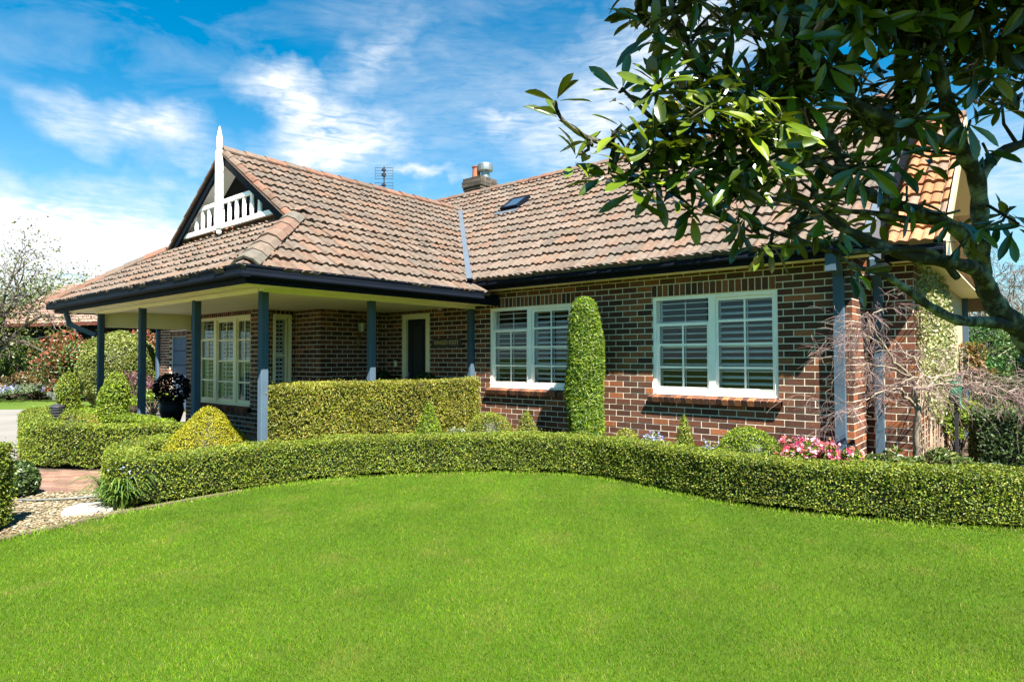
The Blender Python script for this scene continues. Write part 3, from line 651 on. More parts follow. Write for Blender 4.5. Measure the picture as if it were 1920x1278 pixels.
def add_leaves(mb, P, N, size, pal, w=.55, lean=.55, var=.3, up=0.0, jit=.25):
    n = len(P); pal = np.array(pal, float)
    nl = unit(N * lean + rand_unit(n) * .75 + np.array([0, 0, up])); t = unit(np.cross(nl, rand_unit(n))); b = np.cross(nl, t)
    s = size * RNG.uniform(1 - var, 1 + var, (n, 1)); fold = nl * s * .12
    V = np.stack([P - t * s * .5, P - b * s * w * .5 + fold, P + t * s * .5, P + b * s * w * .5 + fold], 1).reshape(-1, 3)
    F = np.arange(4 * n).reshape(-1, 4)
    c = pal[RNG.integers(len(pal), size=n)] * RNG.uniform(1 - jit, 1 + jit, (n, 1)) * RNG.uniform(.92, 1.08, (n, 3))
    mb.add(V, F, np.repeat(c, 4, 0)); return mb
def smooth_noise(P, sc, seed):
    rg = np.random.default_rng(seed); k = rg.normal(size=(8, 3)) * sc; ph = rg.uniform(0, 6.28, 8)
    return np.sin(P @ k.T + ph).sum(1) / 4
def revolve(prof, n, noise=.03, seed=0, depth=.05):
    prof = np.array(prof, float); d = np.diff(prof, axis=0); ln = np.hypot(d[:, 0], d[:, 1]); ar = ln * (prof[:-1, 0] + prof[1:, 0]) / 2 + 1e-6
    k = RNG.choice(len(ar), n, p=ar / ar.sum()); t = RNG.uniform(size=n); r = prof[k, 0] + d[k, 0] * t; z = prof[k, 1] + d[k, 1] * t
    a = RNG.uniform(0, 2 * np.pi, n); nr = d[k, 1] / ln[k]; nz = -d[k, 0] / ln[k]
    N = np.stack([nr * np.cos(a), nr * np.sin(a), nz], 1); P = np.stack([r * np.cos(a), r * np.sin(a), z], 1)
    P = P + N * (smooth_noise(P, 6, seed) * noise - RNG.uniform(0, depth, n) + .01)[:, None]
    return P, N
BOX = [(.122, .168, .012), (.085, .132, .009), (.165, .205, .016), (.048, .085, .007), (.195, .195, .024)]
LIME = [(.145, .21, .008), (.105, .165, .008), (.18, .235, .012), (.068, .12, .007)]
GOLD = [(.27, .25, .008), (.22, .215, .008), (.31, .28, .010), (.17, .18, .008)]
OLIVE = [(.17, .185, .016), (.22, .215, .025), (.095, .122, .011), (.25, .21, .042)]
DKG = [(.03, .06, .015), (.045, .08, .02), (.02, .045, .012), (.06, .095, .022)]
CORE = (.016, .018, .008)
def topiary(name, x, y, prof, n, size, pal, label, cat, group=None, noise=.02, seed=0, z=0, material='leafsm', lean=.6, w=.55, stem=True, up=0):
    mb = MB(); P, N = revolve(prof, n, noise, seed)
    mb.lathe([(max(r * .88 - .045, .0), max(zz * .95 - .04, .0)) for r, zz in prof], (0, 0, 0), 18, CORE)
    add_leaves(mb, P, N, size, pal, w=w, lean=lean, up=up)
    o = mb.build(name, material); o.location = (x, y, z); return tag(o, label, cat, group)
def cone_p(r, h): return [(r * .9, 0.02), (r, .10 * h), (r * .72, .38 * h), (r * .42, .68 * h), (r * .14, .94 * h), (0, h)]
def ball_p(r, h): return [(r * .75, 0.0), (r * .95, h * .22), (r, h * .45), (r * .9, h * .68), (r * .66, h * .87), (r * .33, h * .97), (0, h)]
def cyl_p(r, h): return [(r * .8, 0.0), (r, .12 * h), (r * 1.02, .5 * h), (r * .95, .8 * h), (r * .7, .92 * h), (r * .35, h), (0, h * 1.02)]
def offset_path(P, d):
    P = np.array(P, float); T = np.gradient(P, axis=0); T /= np.linalg.norm(T, axis=1)[:, None]
    return P + np.stack([-T[:, 1], T[:, 0]], 1) * d
def resample(P, step):
    P = np.array(P, float)
    for _ in range(3):
        Q = np.empty((2 * len(P) - 2, 2)); Q[0::2] = P[:-1] * .75 + P[1:] * .25; Q[1::2] = P[:-1] * .25 + P[1:] * .75; P = np.concatenate([P[:1], Q, P[-1:]])
    s = np.concatenate([[0], np.cumsum(np.linalg.norm(np.diff(P, axis=0), axis=1))]); n = max(2, int(s[-1] / step)); t = np.linspace(0, s[-1], n)
    return np.stack([np.interp(t, s, P[:, 0]), np.interp(t, s, P[:, 1])], 1), s[-1]
def hedge(name, path, w, h, dens, size, pal, label, smoothp=True, zfun=None, noise=.025, lean=.6, ends=True, wl=.55, material='leaf', cat='hedge', depth=.06):
    C, L = resample(path, .12) if smoothp else resample([path[0], path[0] * .5 + path[1] * .5, path[1]] if len(path) == 2 else path, .12)
    hw = w / 2; per = 2 * h + w; n = int(L * per * dens); s = RNG.uniform(0, 1, n) * (len(C) - 1); i = np.minimum(s.astype(int), len(C) - 2); f = (s - i)[:, None]
    T = unit(np.gradient(C, axis=0)); Nn = np.stack([-T[:, 1], T[:, 0]], 1)
    p = C[i] * (1 - f) + C[i + 1] * f; nn = Nn[i] * (1 - f) + Nn[i + 1] * f
    q = RNG.uniform(0, per, n); o = np.where(q < h, -hw, np.where(q < h + w, q - h - hw, hw)); z = np.where(q < h, q, np.where(q < h + w, h, per - q))
    top = (q >= h) & (q < h + w); N3 = np.zeros((n, 3)); N3[:, :2] = nn * np.where(top, 0, np.sign(o))[:, None]; N3[top, 2] = 1
    # rounded shoulders and a slightly narrower foot
    rr = .05; ez = np.clip((z - (h - rr)) / rr, 0, 1); eo = np.clip((np.abs(o) - (hw - rr)) / rr, 0, 1)
    z = z - np.where(top, eo ** 2 * rr * .6, 0); o = o * (1 - np.where(~top, ez ** 2 * rr * .5 / hw, 0)); foot = np.clip(1 - z / (.22 * h), 0, 1) ** 2; o = o * (1 - .14 * foot)
    P = np.concatenate([p + nn * o[:, None], z[:, None]], 1)
    if ends:
        for e, sg in ((0, -1), (-1, 1)):
            m = int(w * h * dens); oo = RNG.uniform(-hw, hw, m); zz = RNG.uniform(0, h, m); t = np.append(T[e], 0) * sg
            pe = np.concatenate([C[e] + Nn[e] * oo[:, None], zz[:, None]], 1) + t * (.02 - .10 * (np.abs(oo) / hw)[:, None] ** 4)
            P = np.concatenate([P, pe]); N3 = np.concatenate([N3, np.broadcast_to(t, (m, 3))])
    stray = (RNG.uniform(size=len(P)) < .02) * RNG.uniform(.0, .05, len(P)); thin = smooth_noise(P, 9, 13)
    P = P + N3 * (smooth_noise(P, 4, 3) * noise + thin * .010 - RNG.uniform(0, 1, len(P)) ** 1.4 * depth + .012 + stray)[:, None]; keep = RNG.uniform(size=len(P)) > np.clip(thin * .55 - .28, 0, .8); P, N3 = P[keep], N3[keep]
    P[:, 2] = np.maximum(P[:, 2], .045 + .028 * smooth_noise(P, 22, 9) + .02 * smooth_noise(P, 6, 10) + RNG.uniform(0, .03, len(P)))
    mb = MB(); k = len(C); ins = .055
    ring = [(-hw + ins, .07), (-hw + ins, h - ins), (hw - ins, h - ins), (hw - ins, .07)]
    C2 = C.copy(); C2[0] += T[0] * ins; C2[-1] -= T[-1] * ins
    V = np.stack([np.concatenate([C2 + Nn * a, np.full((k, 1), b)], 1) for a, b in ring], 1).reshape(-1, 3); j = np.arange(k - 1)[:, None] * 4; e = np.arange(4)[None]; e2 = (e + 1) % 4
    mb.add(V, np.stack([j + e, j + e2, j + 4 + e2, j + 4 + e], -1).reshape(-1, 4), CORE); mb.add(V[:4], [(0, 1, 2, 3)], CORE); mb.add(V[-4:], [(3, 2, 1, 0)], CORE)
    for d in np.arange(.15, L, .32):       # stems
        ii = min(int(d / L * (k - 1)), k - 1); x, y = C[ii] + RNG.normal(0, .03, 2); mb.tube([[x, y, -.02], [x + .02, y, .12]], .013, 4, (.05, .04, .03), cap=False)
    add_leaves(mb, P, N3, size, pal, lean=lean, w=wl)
    c0 = np.append(C.mean(0), 0); o_ = mb.build(name, material, loc=c0); return tag(o_, label, cat)

# ------------------------------------------------------------------ ground, lawn, paths
def sheet(name, poly, z, m):
    mb = MB(); mb.add([[x, y, z] for x, y in poly], [tuple(range(len(poly)))]); o = mb.build(name, m); return tag(o, kind='structure')
def ground_mat(name, cols, scale, rough=.95, bump=.3, fine=80):
    m, nt, N, L = new_mat(name); out = node(N, 'ShaderNodeOutputMaterial'); p = node(N, 'ShaderNodeBsdfPrincipled'); L.new(p.outputs[0], out.inputs[0]); p.inputs['Roughness'].default_value = rough; p.inputs['Specular IOR Level'].default_value = .15
    tc = node(N, 'ShaderNodeTexCoord'); a = node(N, 'ShaderNodeTexNoise'); a.inputs['Scale'].default_value = scale; a.inputs['Detail'].default_value = 5; L.new(tc.outputs['Object'], a.inputs['Vector'])
    b = node(N, 'ShaderNodeTexNoise'); b.inputs['Scale'].default_value = fine; b.inputs['Detail'].default_value = 6; L.new(tc.outputs['Object'], b.inputs['Vector'])
    ad = node(N, 'ShaderNodeMath', operation='ADD'); ml = node(N, 'ShaderNodeMath', operation='MULTIPLY'); ml.inputs[1].default_value = .5; L.new(a.outputs['Fac'], ad.inputs[0]); L.new(b.outputs['Fac'], ad.inputs[1]); L.new(ad.outputs[0], ml.inputs[0])
    cr = node(N, 'ShaderNodeValToRGB'); e = cr.color_ramp.elements; e[0].position = .36; e[0].color = (*cols[0], 1); e[1].position = .64; e[1].color = (*cols[-1], 1)
    for i, c in enumerate(cols[1:-1]): x = e.new(.36 + .28 * (i + 1) / (len(cols) - 1)); x.color = (*c, 1)
    L.new(ml.outputs[0], cr.inputs[0]); L.new(cr.outputs[0], p.inputs['Base Color'])
    bp = node(N, 'ShaderNodeBump'); bp.inputs['Strength'].default_value = bump; bp.inputs['Distance'].default_value = .03; L.new(b.outputs['Fac'], bp.inputs['Height']); L.new(bp.outputs[0], p.inputs['Normal']); return m
M['lawn'] = ground_mat('lawn_turf', [(.026, .052, .002), (.034, .066, .003), (.046, .076, .005)], 1.4)
M['farlawn'] = ground_mat('far_turf', [(.036, .065, .006), (.052, .09, .009), (.07, .098, .016)], .5, fine=12)
M['soil'] = ground_mat('mulch_soil', [(.035, .024, .016), (.07, .048, .032), (.12, .09, .06)], 6, fine=60)
M['drive'] = ground_mat('driveway_concrete', [(.115, .108, .10), (.14, .132, .122), (.165, .154, .142)], .6, fine=50, bump=.15)
M['gravel'] = ground_mat('gravel_bed', [(.055, .042, .026), (.12, .10, .062), (.19, .16, .105)], 30, fine=90)
sheet('ground', [(-400, -300), (400, -300), (400, 500), (-400, 500)], -.03, 'farlawn')
EDGE = [(-1.62, -8.2), (-1.97, -6.82), (-2.22, -5.78), (-2.27, -4.85), (-2.30, -4.05), (-2.05, -3.4), (-1.78, -2.957), (-1.35, -2.35), (-.889, -1.842), (-.297, -1.42), (.371, -1.15), (1.0, -1.2), (1.623, -1.33), (2.15, -1.46), (2.624, -1.504), (3.1, -1.45), (3.597, -1.345), (4.224, -1.149), (4.873, -.80), (5.8, -.25), (7.5, .6)]
LAWN = EDGE + [(13, 1.5), (16, -16), (-1.0, -16), (-1.2, -10)]
sheet('garden_bed', [(-2.6, -4.6), (-1.2, -8.3), (2.0, -3.2), (5.4, -2.2), (9, .4), (9, 9), (3.9, 9), (3.9, .7), (3.3, -.0), (-2.6, -.0)], -.012, 'soil')
sheet('garden_bed', [(-10.4, -4.1), (-10.4, -4.75), (-9.3, -5.15), (-7.2, -5.65), (-6.3, -5.7), (-5.9, -5.6), (-4.6, -4.9), (-2.3, -6.1), (-2.3, -4.0)], -.013, 'soil')
sheet('driveway', [(-21, -16), (-20.2, -3.6), (-18.6, -2.1), (-17.2, -.2), (-9.3, -.2), (-9.3, -4.2), (-11.7, -4.2), (-12.2, -4.6), (-9.5, -4.9), (-7.2, -5.4), (-6.1, -5.6), (-5.85, -6.4), (-5.2, -7.6), (-4.6, -16)], -.016, 'drive')
sheet('lawn', LAWN, 0, 'lawn')
GRAV = [(-4.6, -6.6), (-3.9, -5.75), (-3.6, -5.3), (-2.35, -5.72), (-2.12, -6.0), (-2.02, -6.75), (-1.7, -7.9), (-3.4, -8.2)]
sheet('gravel_path', GRAV, -.006, 'gravel')
mb = MB(); n = 9000; P = np.stack([RNG.uniform(-4.6, -1.7, n), RNG.uniform(-8.2, -5.2, n)], 1); P = P[in_poly(P, GRAV)]; n = len(P)
S = RNG.uniform(.007, .022, (n, 1, 1)) * RNG.uniform(.6, 1.2, (n, 1, 3)) * np.array([1, 1, .6]); O8 = np.array([[1, 0, 0], [0, 1, 0], [-1, 0, 0], [0, -1, 0], [0, 0, 1], [.7, .7, .5], [-.7, .6, .5], [-.6, -.7, .5], [.7, -.6, .5]])
V = O8[None] * S; a = RNG.uniform(0, 6.28, n); ca, sa = np.cos(a)[:, None], np.sin(a)[:, None]
V = np.stack([V[..., 0] * ca - V[..., 1] * sa + P[:, :1], V[..., 0] * sa + V[..., 1] * ca + P[:, 1:], V[..., 2]], -1).reshape(-1, 3)
F = np.array([[0, 1, 5], [1, 2, 6], [2, 3, 7], [3, 0, 8], [0, 5, 8], [1, 6, 5], [2, 7, 6], [3, 8, 7], [5, 6, 4], [6, 7, 4], [7, 8, 4], [8, 5, 4]]); F = (F[None] + np.arange(n)[:, None, None] * 9).reshape(-1, 3)
gp = np.array([(.19, .155, .10), (.13, .105, .062), (.23, .205, .155), (.085, .068, .045), (.165, .12, .065)]); mb.add(V, F, np.repeat(gp[RNG.integers(5, size=n)] * RNG.uniform(.7, 1.2, (n, 1)), 9, 0))
M['pebble'] = mat('pebble', None, .9, .15); tag(mb.build('gravel', 'pebble'), 'loose tan gravel around the stone slab', 'gravel', kind='stuff')
# paved brick path beyond the gravel
PAV = [(-4.45, -6.75), (-3.7, -5.45), (-4.3, -4.6), (-4.75, -4.5), (-5.3, -5.1), (-6.0, -5.75), (-5.75, -6.4), (-5.2, -7.6)]
mb = MB(); A = R(28)
for i in range(-40, 60):
    for j in range(-60, 40):
        for k in range(2):
            bx = i * .232 + (0 if (j % 2) else .116); by = j * .116 + k * 0
            if k: continue
            x = -5 + bx * math.cos(A) - by * math.sin(A); y = -6 + bx * math.sin(A) + by * math.cos(A)
            if in_poly(np.array([[x, y]]), PAV)[0]:
                mxp = Matrix.Translation((x, y, -.004 + RNG.normal(0, .0015))) @ Matrix.Rotation(A, 4, 'Z')
                mb.box((-.113, -.055, -.03), (.113, .055, .0), np.array([.165, .098, .07]) * RNG.uniform(.7, 1.25) * RNG.uniform(.93, 1.07, 3), np.array(mxp))
tag(child(mb, 'brick_path', 'brick', None), kind='structure'); sheet('path_bedding', PAV, -.009, 'soil')
mb = MB(); V = [[-2.46, -5.80], [-2.93, -5.73], [-2.98, -5.95], [-2.86, -6.12], [-2.60, -6.22], [-2.42, -6.0]]
mb.add([[x, y, z] for z in (-.02, .028) for x, y in V], [tuple(range(6, 12))] + [(i, (i + 1) % 6, (i + 1) % 6 + 6, i + 6) for i in range(6)])
o = mb.build('stepping_stone', 'slab', loc=(-2.7, -6, 0)); tag(o, 'pale stone slab lying in the gravel beside the lawn corner', 'stone')
mb = MB(); V = [[-3.25, -5.42], [-3.0, -5.62], [-2.72, -5.66], [-2.62, -5.48], [-2.9, -5.3]]
mb.add([[x - .35, y - .02, z] for z in (-.02, .015) for x, y in V], [tuple(range(5, 10))] + [(i, (i + 1) % 5, (i + 1) % 5 + 5, i + 5) for i in range(5)])
o = mb.build('stepping_stone', 'slab', loc=(-3.3, -5.5, 0)); tag(o, 'half buried tan stone slab between the brick path and the hedge end', 'stone')
e = np.array(EDGE[:4] + [(-2.29, -4.5)]); e3 = np.concatenate([offset_path(e, .04), np.full((5, 1), .0)], 1)
mb = MB()
for a, b in zip(e3[:-1], e3[1:]): mb.extrude([(-.035, -.03), (.035, -.03), (.035, .022), (-.035, .022)], a, b)
tag(mb.build('lawn_edging', 'timber'), 'weathered timber edging strip between the lawn and the gravel', 'edging')
hs = [at(u, v, Z) for u, v, Z in ((28, 942, 7.0), (60, 944, 6.95), (110, 943, 7.0), (150, 939, 7.05), (180, 934, 7.15), (215, 925, 7.3))]
hs = np.array([[p[0], p[1], .022] for p in hs]); mb = MB(); mb.tube(hs, .011, 6); tag(mb.build('garden_hose', 'hose', smooth=True), 'thin grey hose lying across the gravel', 'hose')
# grass blades (dense near the camera)
def blades(n, poly, hgt, wid, Zr, pdf, rr=.86, hole=False):
    Z = (Zr[0] ** pdf + (Zr[1] ** pdf - Zr[0] ** pdf) * RNG.uniform(size=n)) ** (1 / pdf); q_ = RNG.uniform(-rr, rr, n); q_ = np.sign(q_) * (np.abs(q_) * (1 - .84 / rr) + .84) if hole else q_; r = q_ * Z; P = CAM[None, :2] + Z[:, None] * FW[:2] + r[:, None] * RT[:2]; k = in_poly(P, poly); P = P[k]; Z = Z[k]; n = len(P)
    a = RNG.uniform(0, 6.28, n); d = np.stack([np.cos(a), np.sin(a)], 1); w = wid * (.6 + Z[:, None] * .13) * RNG.uniform(.7, 1.3, (n, 1)); h = hgt * RNG.uniform(.55, 1.25, (n, 1)); le = RNG.normal(0, .6, (n, 2)) * h
    z0 = np.full((n, 1), -.004); pa = np.concatenate([P - d * w * .5, z0], 1); pb = np.concatenate([P + d * w * .5, z0], 1); pc = np.concatenate([P + le, h], 1); V = np.stack([pa, pb, pc], 1).reshape(-1, 3)
    G = np.array([(.062, .140, .002), (.045, .115, .002), (.090, .168, .003), (.122, .170, .008), (.030, .082, .002), (.19, .158, .050)]); c = G[RNG.choice(6, n, p=[.27, .25, .2, .13, .1, .05])] * RNG.uniform(.75, 1.25, (n, 1))
    pn = smooth_noise(np.concatenate([P, P[:, :1] * 0], 1), 1.3, 21)[:, None]; pn2 = smooth_noise(np.concatenate([P, P[:, :1] * 0], 1), 5.0, 22)[:, None]; c = c * (1 + .15 * pn * np.array([1.2, .9, 1]) + .12 * pn2 * np.array([1.3, .8, 1]))
    pn3 = smooth_noise(np.concatenate([P, P[:, :1] * 0], 1), 9.0, 23)[:, None]; dry = np.clip((pn2 + pn3 * .8 - .55) * .8, 0, .5) * (RNG.uniform(size=(n, 1)) < .7); c = c * (1 - dry) + np.array([.16, .135, .035]) * dry
    return V, np.arange(3 * n).reshape(-1, 3), np.repeat(c, 3, 0)
mb = MB(); mb.add(*blades(680000, LAWN, .019, .0030, (2.7, 9.6), .75)); mb.add(*blades(150000, LAWN, .022, .0048, (1.2, 9.6), 1.0, 2.4, True)); mb.add(*blades(26000, LAWN, .022, .0048, (.6, 2.75), 1.3))
# a taller untrimmed fringe along the hedge foot
ee, _ = resample(EDGE, .02); n = 9000; P = ee[RNG.integers(len(ee), size=n)] + RNG.normal(0, .035, (n, 2)); a = RNG.uniform(0, 6.28, n); d = np.stack([np.cos(a), np.sin(a)], 1) * .0035; h = RNG.uniform(.02, .06, (n, 1))
V = np.stack([np.concatenate([P - d, np.zeros((n, 1))], 1), np.concatenate([P + d, np.zeros((n, 1))], 1), np.concatenate([P + RNG.normal(0, .5, (n, 2)) * h, h], 1)], 1).reshape(-1, 3); mb.add(V, np.arange(3 * n).reshape(-1, 3), np.repeat(np.array([(.13, .22, .015)]) * RNG.uniform(.6, 1.3, (n, 1)), 3, 0))
M['blade'] = leaf_mat('grass_blade', .6, .3, .1, patch=.18, pscale=1.6); tag(mb.build('grass', 'blade'), 'bright green mown lawn grass', 'grass', kind='stuff')
# mulch litter and clippings in the bed under the hedge
ee, _ = resample(offset_path(EDGE, .14), .02); n = 5000; P = np.concatenate([ee[RNG.integers(len(ee), size=n)] + RNG.normal(0, .10, (n, 2)), RNG.uniform(-.008, .012, (n, 1))], 1)
mb = MB(); add_leaves(mb, P, np.tile([0, 0, 1.], (n, 1)), .03, [(.16, .10, .06), (.10, .065, .04), (.25, .17, .10)], lean=1.2); tag(mb.build('leaf_litter', 'petal'), 'brown leaf litter under the hedge', 'leaf litter', kind='stuff')

# ------------------------------------------------------------------ hedges
EX = [(-2.36, -5.80), (-2.30, -5.3), (-2.27, -4.85), (-2.30, -4.05), (-2.05, -3.4), (-1.78, -2.957), (-1.35, -2.35), (-.889, -1.842), (-.297, -1.42), (.371, -1.15), (1.0, -1.2), (1.623, -1.33), (2.15, -1.46), (2.624, -1.504), (3.1, -1.45), (3.597, -1.345), (4.224, -1.149), (4.873, -.80), (5.8, -.25), (7.0, .4)]
front = offset_path(EX, .25).tolist(); front = [(-4.15, -4.55), (-4.08, -4.9), (-3.95, -5.15), (-3.6, -5.32), (-3.1, -5.48), (-2.75, -5.58), (-2.55, -5.45)] + front[1:]
hedge('box_hedge', front, .43, .51, 8600, .0255, BOX, 'long low clipped box hedge curving along the lawn edge', noise=.02, lean=.5, depth=.085)
h2 = [(-4.6, -4.35), (-5.27, -5.0), (-5.75, -5.37), (-6.15, -5.6), (-6.6, -5.68), (-7.2, -5.6), (-8.2, -5.38), (-9.4, -5.10), (-10.1, -4.85), (-10.45, -4.5), (-10.3, -4.25)]
hedge('box_hedge', offset_path(h2, -.20).tolist(), .42, .62, 5200, .03, BOX, 'low box hedge with rounded corner around the topiary bed by the driveway')
hedge('conifer_hedge', [np.array([-2.74, -3.90]), np.array([-2.74, -.12])], .48, 1.225, 5600, .042, OLIVE, 'tall flat topped olive green hedge in front of the verandah posts', smoothp=False, wl=.32, noise=.035, depth=.09)
hedge('box_hedge', [np.array([-9.4, -4.36]), np.array([-5.1, -4.3])], .34, .66, 3500, .032, LIME, 'bright lime green low hedge running along the verandah edge', smoothp=False)
hedge('box_hedge', [np.array([-3.7, -7.93]), np.array([-2.36, -6.80])], .5, .78, 6500, .03, BOX, 'dark hedge end cut off by the left frame edge beside the gravel', smoothp=False)
topiary('ivy_clump', -4.15, -6.3, ball_p(.24, .40), 3500, .045, DKG + [(.09, .13, .03)], 'small rounded dark green ivy clump beside the brick path', 'shrub', seed=4, material='leafbig')
# ------------------------------------------------------------------ clipped topiary in front of the house
G1 = 'clipped topiary cones'; G2 = 'clipped topiary balls'
topiary('topiary_cone', -2.02, -1.75, cone_p(.36, .93), 9000, .026, LIME + BOX[:2], 'green topiary cone against the right half of the tall flat hedge', 'topiary', G1, seed=1)
topiary('topiary_ball', -1.62, -.85, ball_p(.39, .74), 9000, .024, BOX + OLIVE[:2], 'broad domed topiary ball between the tall flat hedge and a small cone', 'topiary', G2, seed=2)
topiary('topiary_cone', -1.14, -.50, cone_p(.32, .765), 7000, .023, OLIVE[:3] + BOX, 'small olive topiary cone beneath the window nearest the door', 'topiary', G1, seed=3)
topiary('conifer', -.09, -.45, [(.25, .05), (.265, .5), (.26, 1.0), (.265, 1.4), (.24, 1.9), (.205, 2.22), (.165, 2.36), (.09, 2.43), (0, 2.45)], 34000, .062, LIME + [(.10, .18, .03), (.05, .10, .015)], 'tall narrow columnar conifer between the two windows', 'conifer', noise=.03, seed=5, w=.17, lean=.35, up=.55)
topiary('topiary_ball', .58, -.42, ball_p(.20, .60), 3500, .023, OLIVE + LIME[:1], 'smallest topiary ball just right of the tall conifer', 'topiary', G2, seed=6)
topiary('topiary_cone', 1.52, -.60, cone_p(.20, .86), 4500, .026, BOX + LIME[:2], 'slim topiary cone under the sill of the right hand window', 'topiary', G1, seed=7)
topiary('topiary_ball', 2.36, -.62, ball_p(.42, .74), 11000, .025, LIME + BOX[:1], 'bright green topiary ball left of the pink azalea', 'topiary', G2, seed=8)
topiary('topiary_cone', -3.72, -4.25, [(.56, .04), (.62, .22), (.52, .42), (.345, .63), (.17, .82), (.07, .91), (0, .935)], 26000, .022, GOLD, 'bright golden yellow cone inside the hedge end', 'topiary', G1, seed=9)
# left hand bed
topiary('topiary_column', -6.95, -4.36, cyl_p(.225, 1.33), 9000, .036, LIME + [(.2, .24, .03)], 'lime green topiary column beside the second verandah post from the left', 'topiary', 'topiary columns', seed=10, noise=.05)
topiary('topiary_column', -8.8, -4.55, cyl_p(.205, 1.31), 7000, .036, BOX + LIME[:1], 'darker topiary column beside the leftmost verandah post', 'topiary', 'topiary columns', seed=11, noise=.05)
topiary('topiary_ball', -7.86, -4.74, ball_p(.25, .72), 3500, .028, BOX + OLIVE[:1], 'low topiary ball behind the black garden light', 'topiary', G2, seed=12)
topiary('topiary_ball', -7.1, -4.72, ball_p(.24, .70), 3500, .028, OLIVE + BOX[:2], 'olive topiary mound left of the lime green column', 'topiary', G2, seed=13)
topiary('topiary_ball', -6.65, -4.78, ball_p(.19, .63), 2500, .026, OLIVE, 'brownish little topiary mound at the foot of the lime green column', 'topiary', G2, seed=14)
topiary('topiary_ball', -5.24, -4.22, ball_p(.30, .66), 4500, .028, BOX, 'half hidden topiary mound left of the golden cone', 'topiary', G2, seed=15)
bl = empty('garden_light', (-8.1, -4.90, .13), 'black louvred bollard light among the topiary', 'garden light')
mb = MB(); mb.lathe([(.05, 0), (.05, .40), (.09, .41)], (0, 0, 0), 14)
for i in range(4): z = .42 + i * .05; mb.lathe([(.075, z), (.115, z + .008), (.115, z + .02), (.08, z + .04)], (0, 0, 0), 16)
mb.build('post', 'wire', bl)
mb = MB(); mb.lathe([(.115, .615), (.11, .63), (.05, .665), (0, .67)], (0, 0, 0), 16); mb.build('cap', 'wire', bl)
mb = MB(); mb.lathe([(.068, .42), (.068, .61)], (0, 0, 0), 12); mb.build('lens', 'lampglass', bl)

# ------------------------------------------------------------------ strap leaved clump, flowers, shrubs
def straps(mb, n, spread, L, w, pal, c=(0, 0, 0)):
    n_ = 6
    for i in range(n):
        a = RNG.uniform(0, 6.28); r = spread * math.sqrt(RNG.uniform()); b = np.array([r * math.cos(a), r * math.sin(a), 0]) + c; a2 = a + RNG.normal(0, .6); d = np.array([math.cos(a2), math.sin(a2), 0]); l = L * RNG.uniform(.6, 1.1); t = np.linspace(0, 1, n_)[:, None]
        p = b + d * l * .58 * t ** 1.4 + np.array([0, 0, 1]) * (l * (1.15 * t - .82 * t ** 2.4)); sd = np.cross(d, (0, 0, 1)); ww = w * (1 - .85 * t ** 2)
        V = np.concatenate([p - sd * ww, p + sd * ww]); k = np.arange(n_ - 1); mb.add(V, np.stack([k, k + 1, n_ + k + 1, n_ + k], -1), np.array(pal[RNG.integers(len(pal))]) * RNG.uniform(.7, 1.2))
mb = MB(); straps(mb, 210, .17, .70, .012, [(.06, .115, .016), (.09, .15, .025), (.04, .08, .012)]); straps(mb, 70, .14, .45, .012, [(.07, .12, .016), (.045, .085, .012)], (.20, -.10, 0))
ag = mb.build('strap_leaf_plant', 'leafbig'); ag.location = (-2.74, -5.60, 0); tag(ag, 'strappy dark green clump at the left end of the low hedge', 'plant')
mb = MB(); P = RNG.normal(0, [.16, .05, .05], (16, 3)) + (.0, -.05, .36); add_leaves(mb, P, rand_unit(16), .03, [(.35, .38, .7), (.45, .5, .8)]); child_ = mb.build('blossom', 'petal', ag)
def bush(name, x, y, r, h, n, size, pal, label, cat, seed=0, flowers=None, nf=0, fs=.05, sx=1.0, sy=1.0, group=None, z=0, lump=.22, open_=.25, material='leafbig', w=.5, nclump=26, parts=True):
    rg = np.random.default_rng(seed); k = rg.integers(0, nclump, n); cc = unit(rg.normal(size=(nclump, 3))); cc[:, 2] = np.abs(cc[:, 2]) * 1.1 - .25; cr = rg.uniform(.62, .95, (nclump, 1)); cc = cc * cr
    P = cc[k] + unit(rg.normal(size=(n, 3))) * lump * rg.uniform(.5, 1, (n, 1)) ** .5; N = unit(P + (0, 0, .25)); P = P * np.array([r * sx, r * sy, h * .5]) + (0, 0, h * .5); P[:, 2] = np.maximum(P[:, 2], .03 * h)
    mb = MB(); add_leaves(mb, P, N, size, pal, lean=.5, w=w)
    root = empty(name, (x, y, z), label, cat, group)
    mb.build('foliage', material, root)
    mb = MB()
    for i in range(nclump):
        e = cc[i] * np.array([r * sx, r * sy, h * .5]) + (0, 0, h * .5); m_ = e * (.35, .35, .5); mb.tube([[rg.normal(0, .03), rg.normal(0, .03), -.02], m_ + rg.normal(0, .03 * r, 3), e], [.02 * r + .005, .014 * r + .004, .004], 5, (.06, .045, .03), cap=False)
    mb.build('stems', 'woodtrunk', root)
    if flowers:
        k = rg.integers(0, nclump, nf); c2 = cc[k]; Q = c2 * 1.06 + unit(rg.normal(size=(nf, 3))) * lump; Q[:, 2] = np.abs(Q[:, 2]) * .95; Q = Q * np.array([r * sx, r * sy, h * .5]) + (0, 0, h * .55); mb = MB()
        for p in range(5): add_leaves(mb, Q + rg.normal(0, fs * .35, (nf, 3)), unit(Q - (0, 0, h * .3)), fs, flowers, w=.75, lean=.7, jit=.12)
        mb.build('blossom', 'petal', root)
    return root
PINK = [(.80, .20, .34), (.86, .34, .48), (.9, .55, .65), (.7, .08, .2)]
bush('azalea', 2.98, -.48, .42, .70, 2600, .045, LIME + [(.16, .17, .05)], 'pink flowering azalea behind the hedge under the downpipe', 'azalea', 31, PINK, 210, .052, sx=1.05)
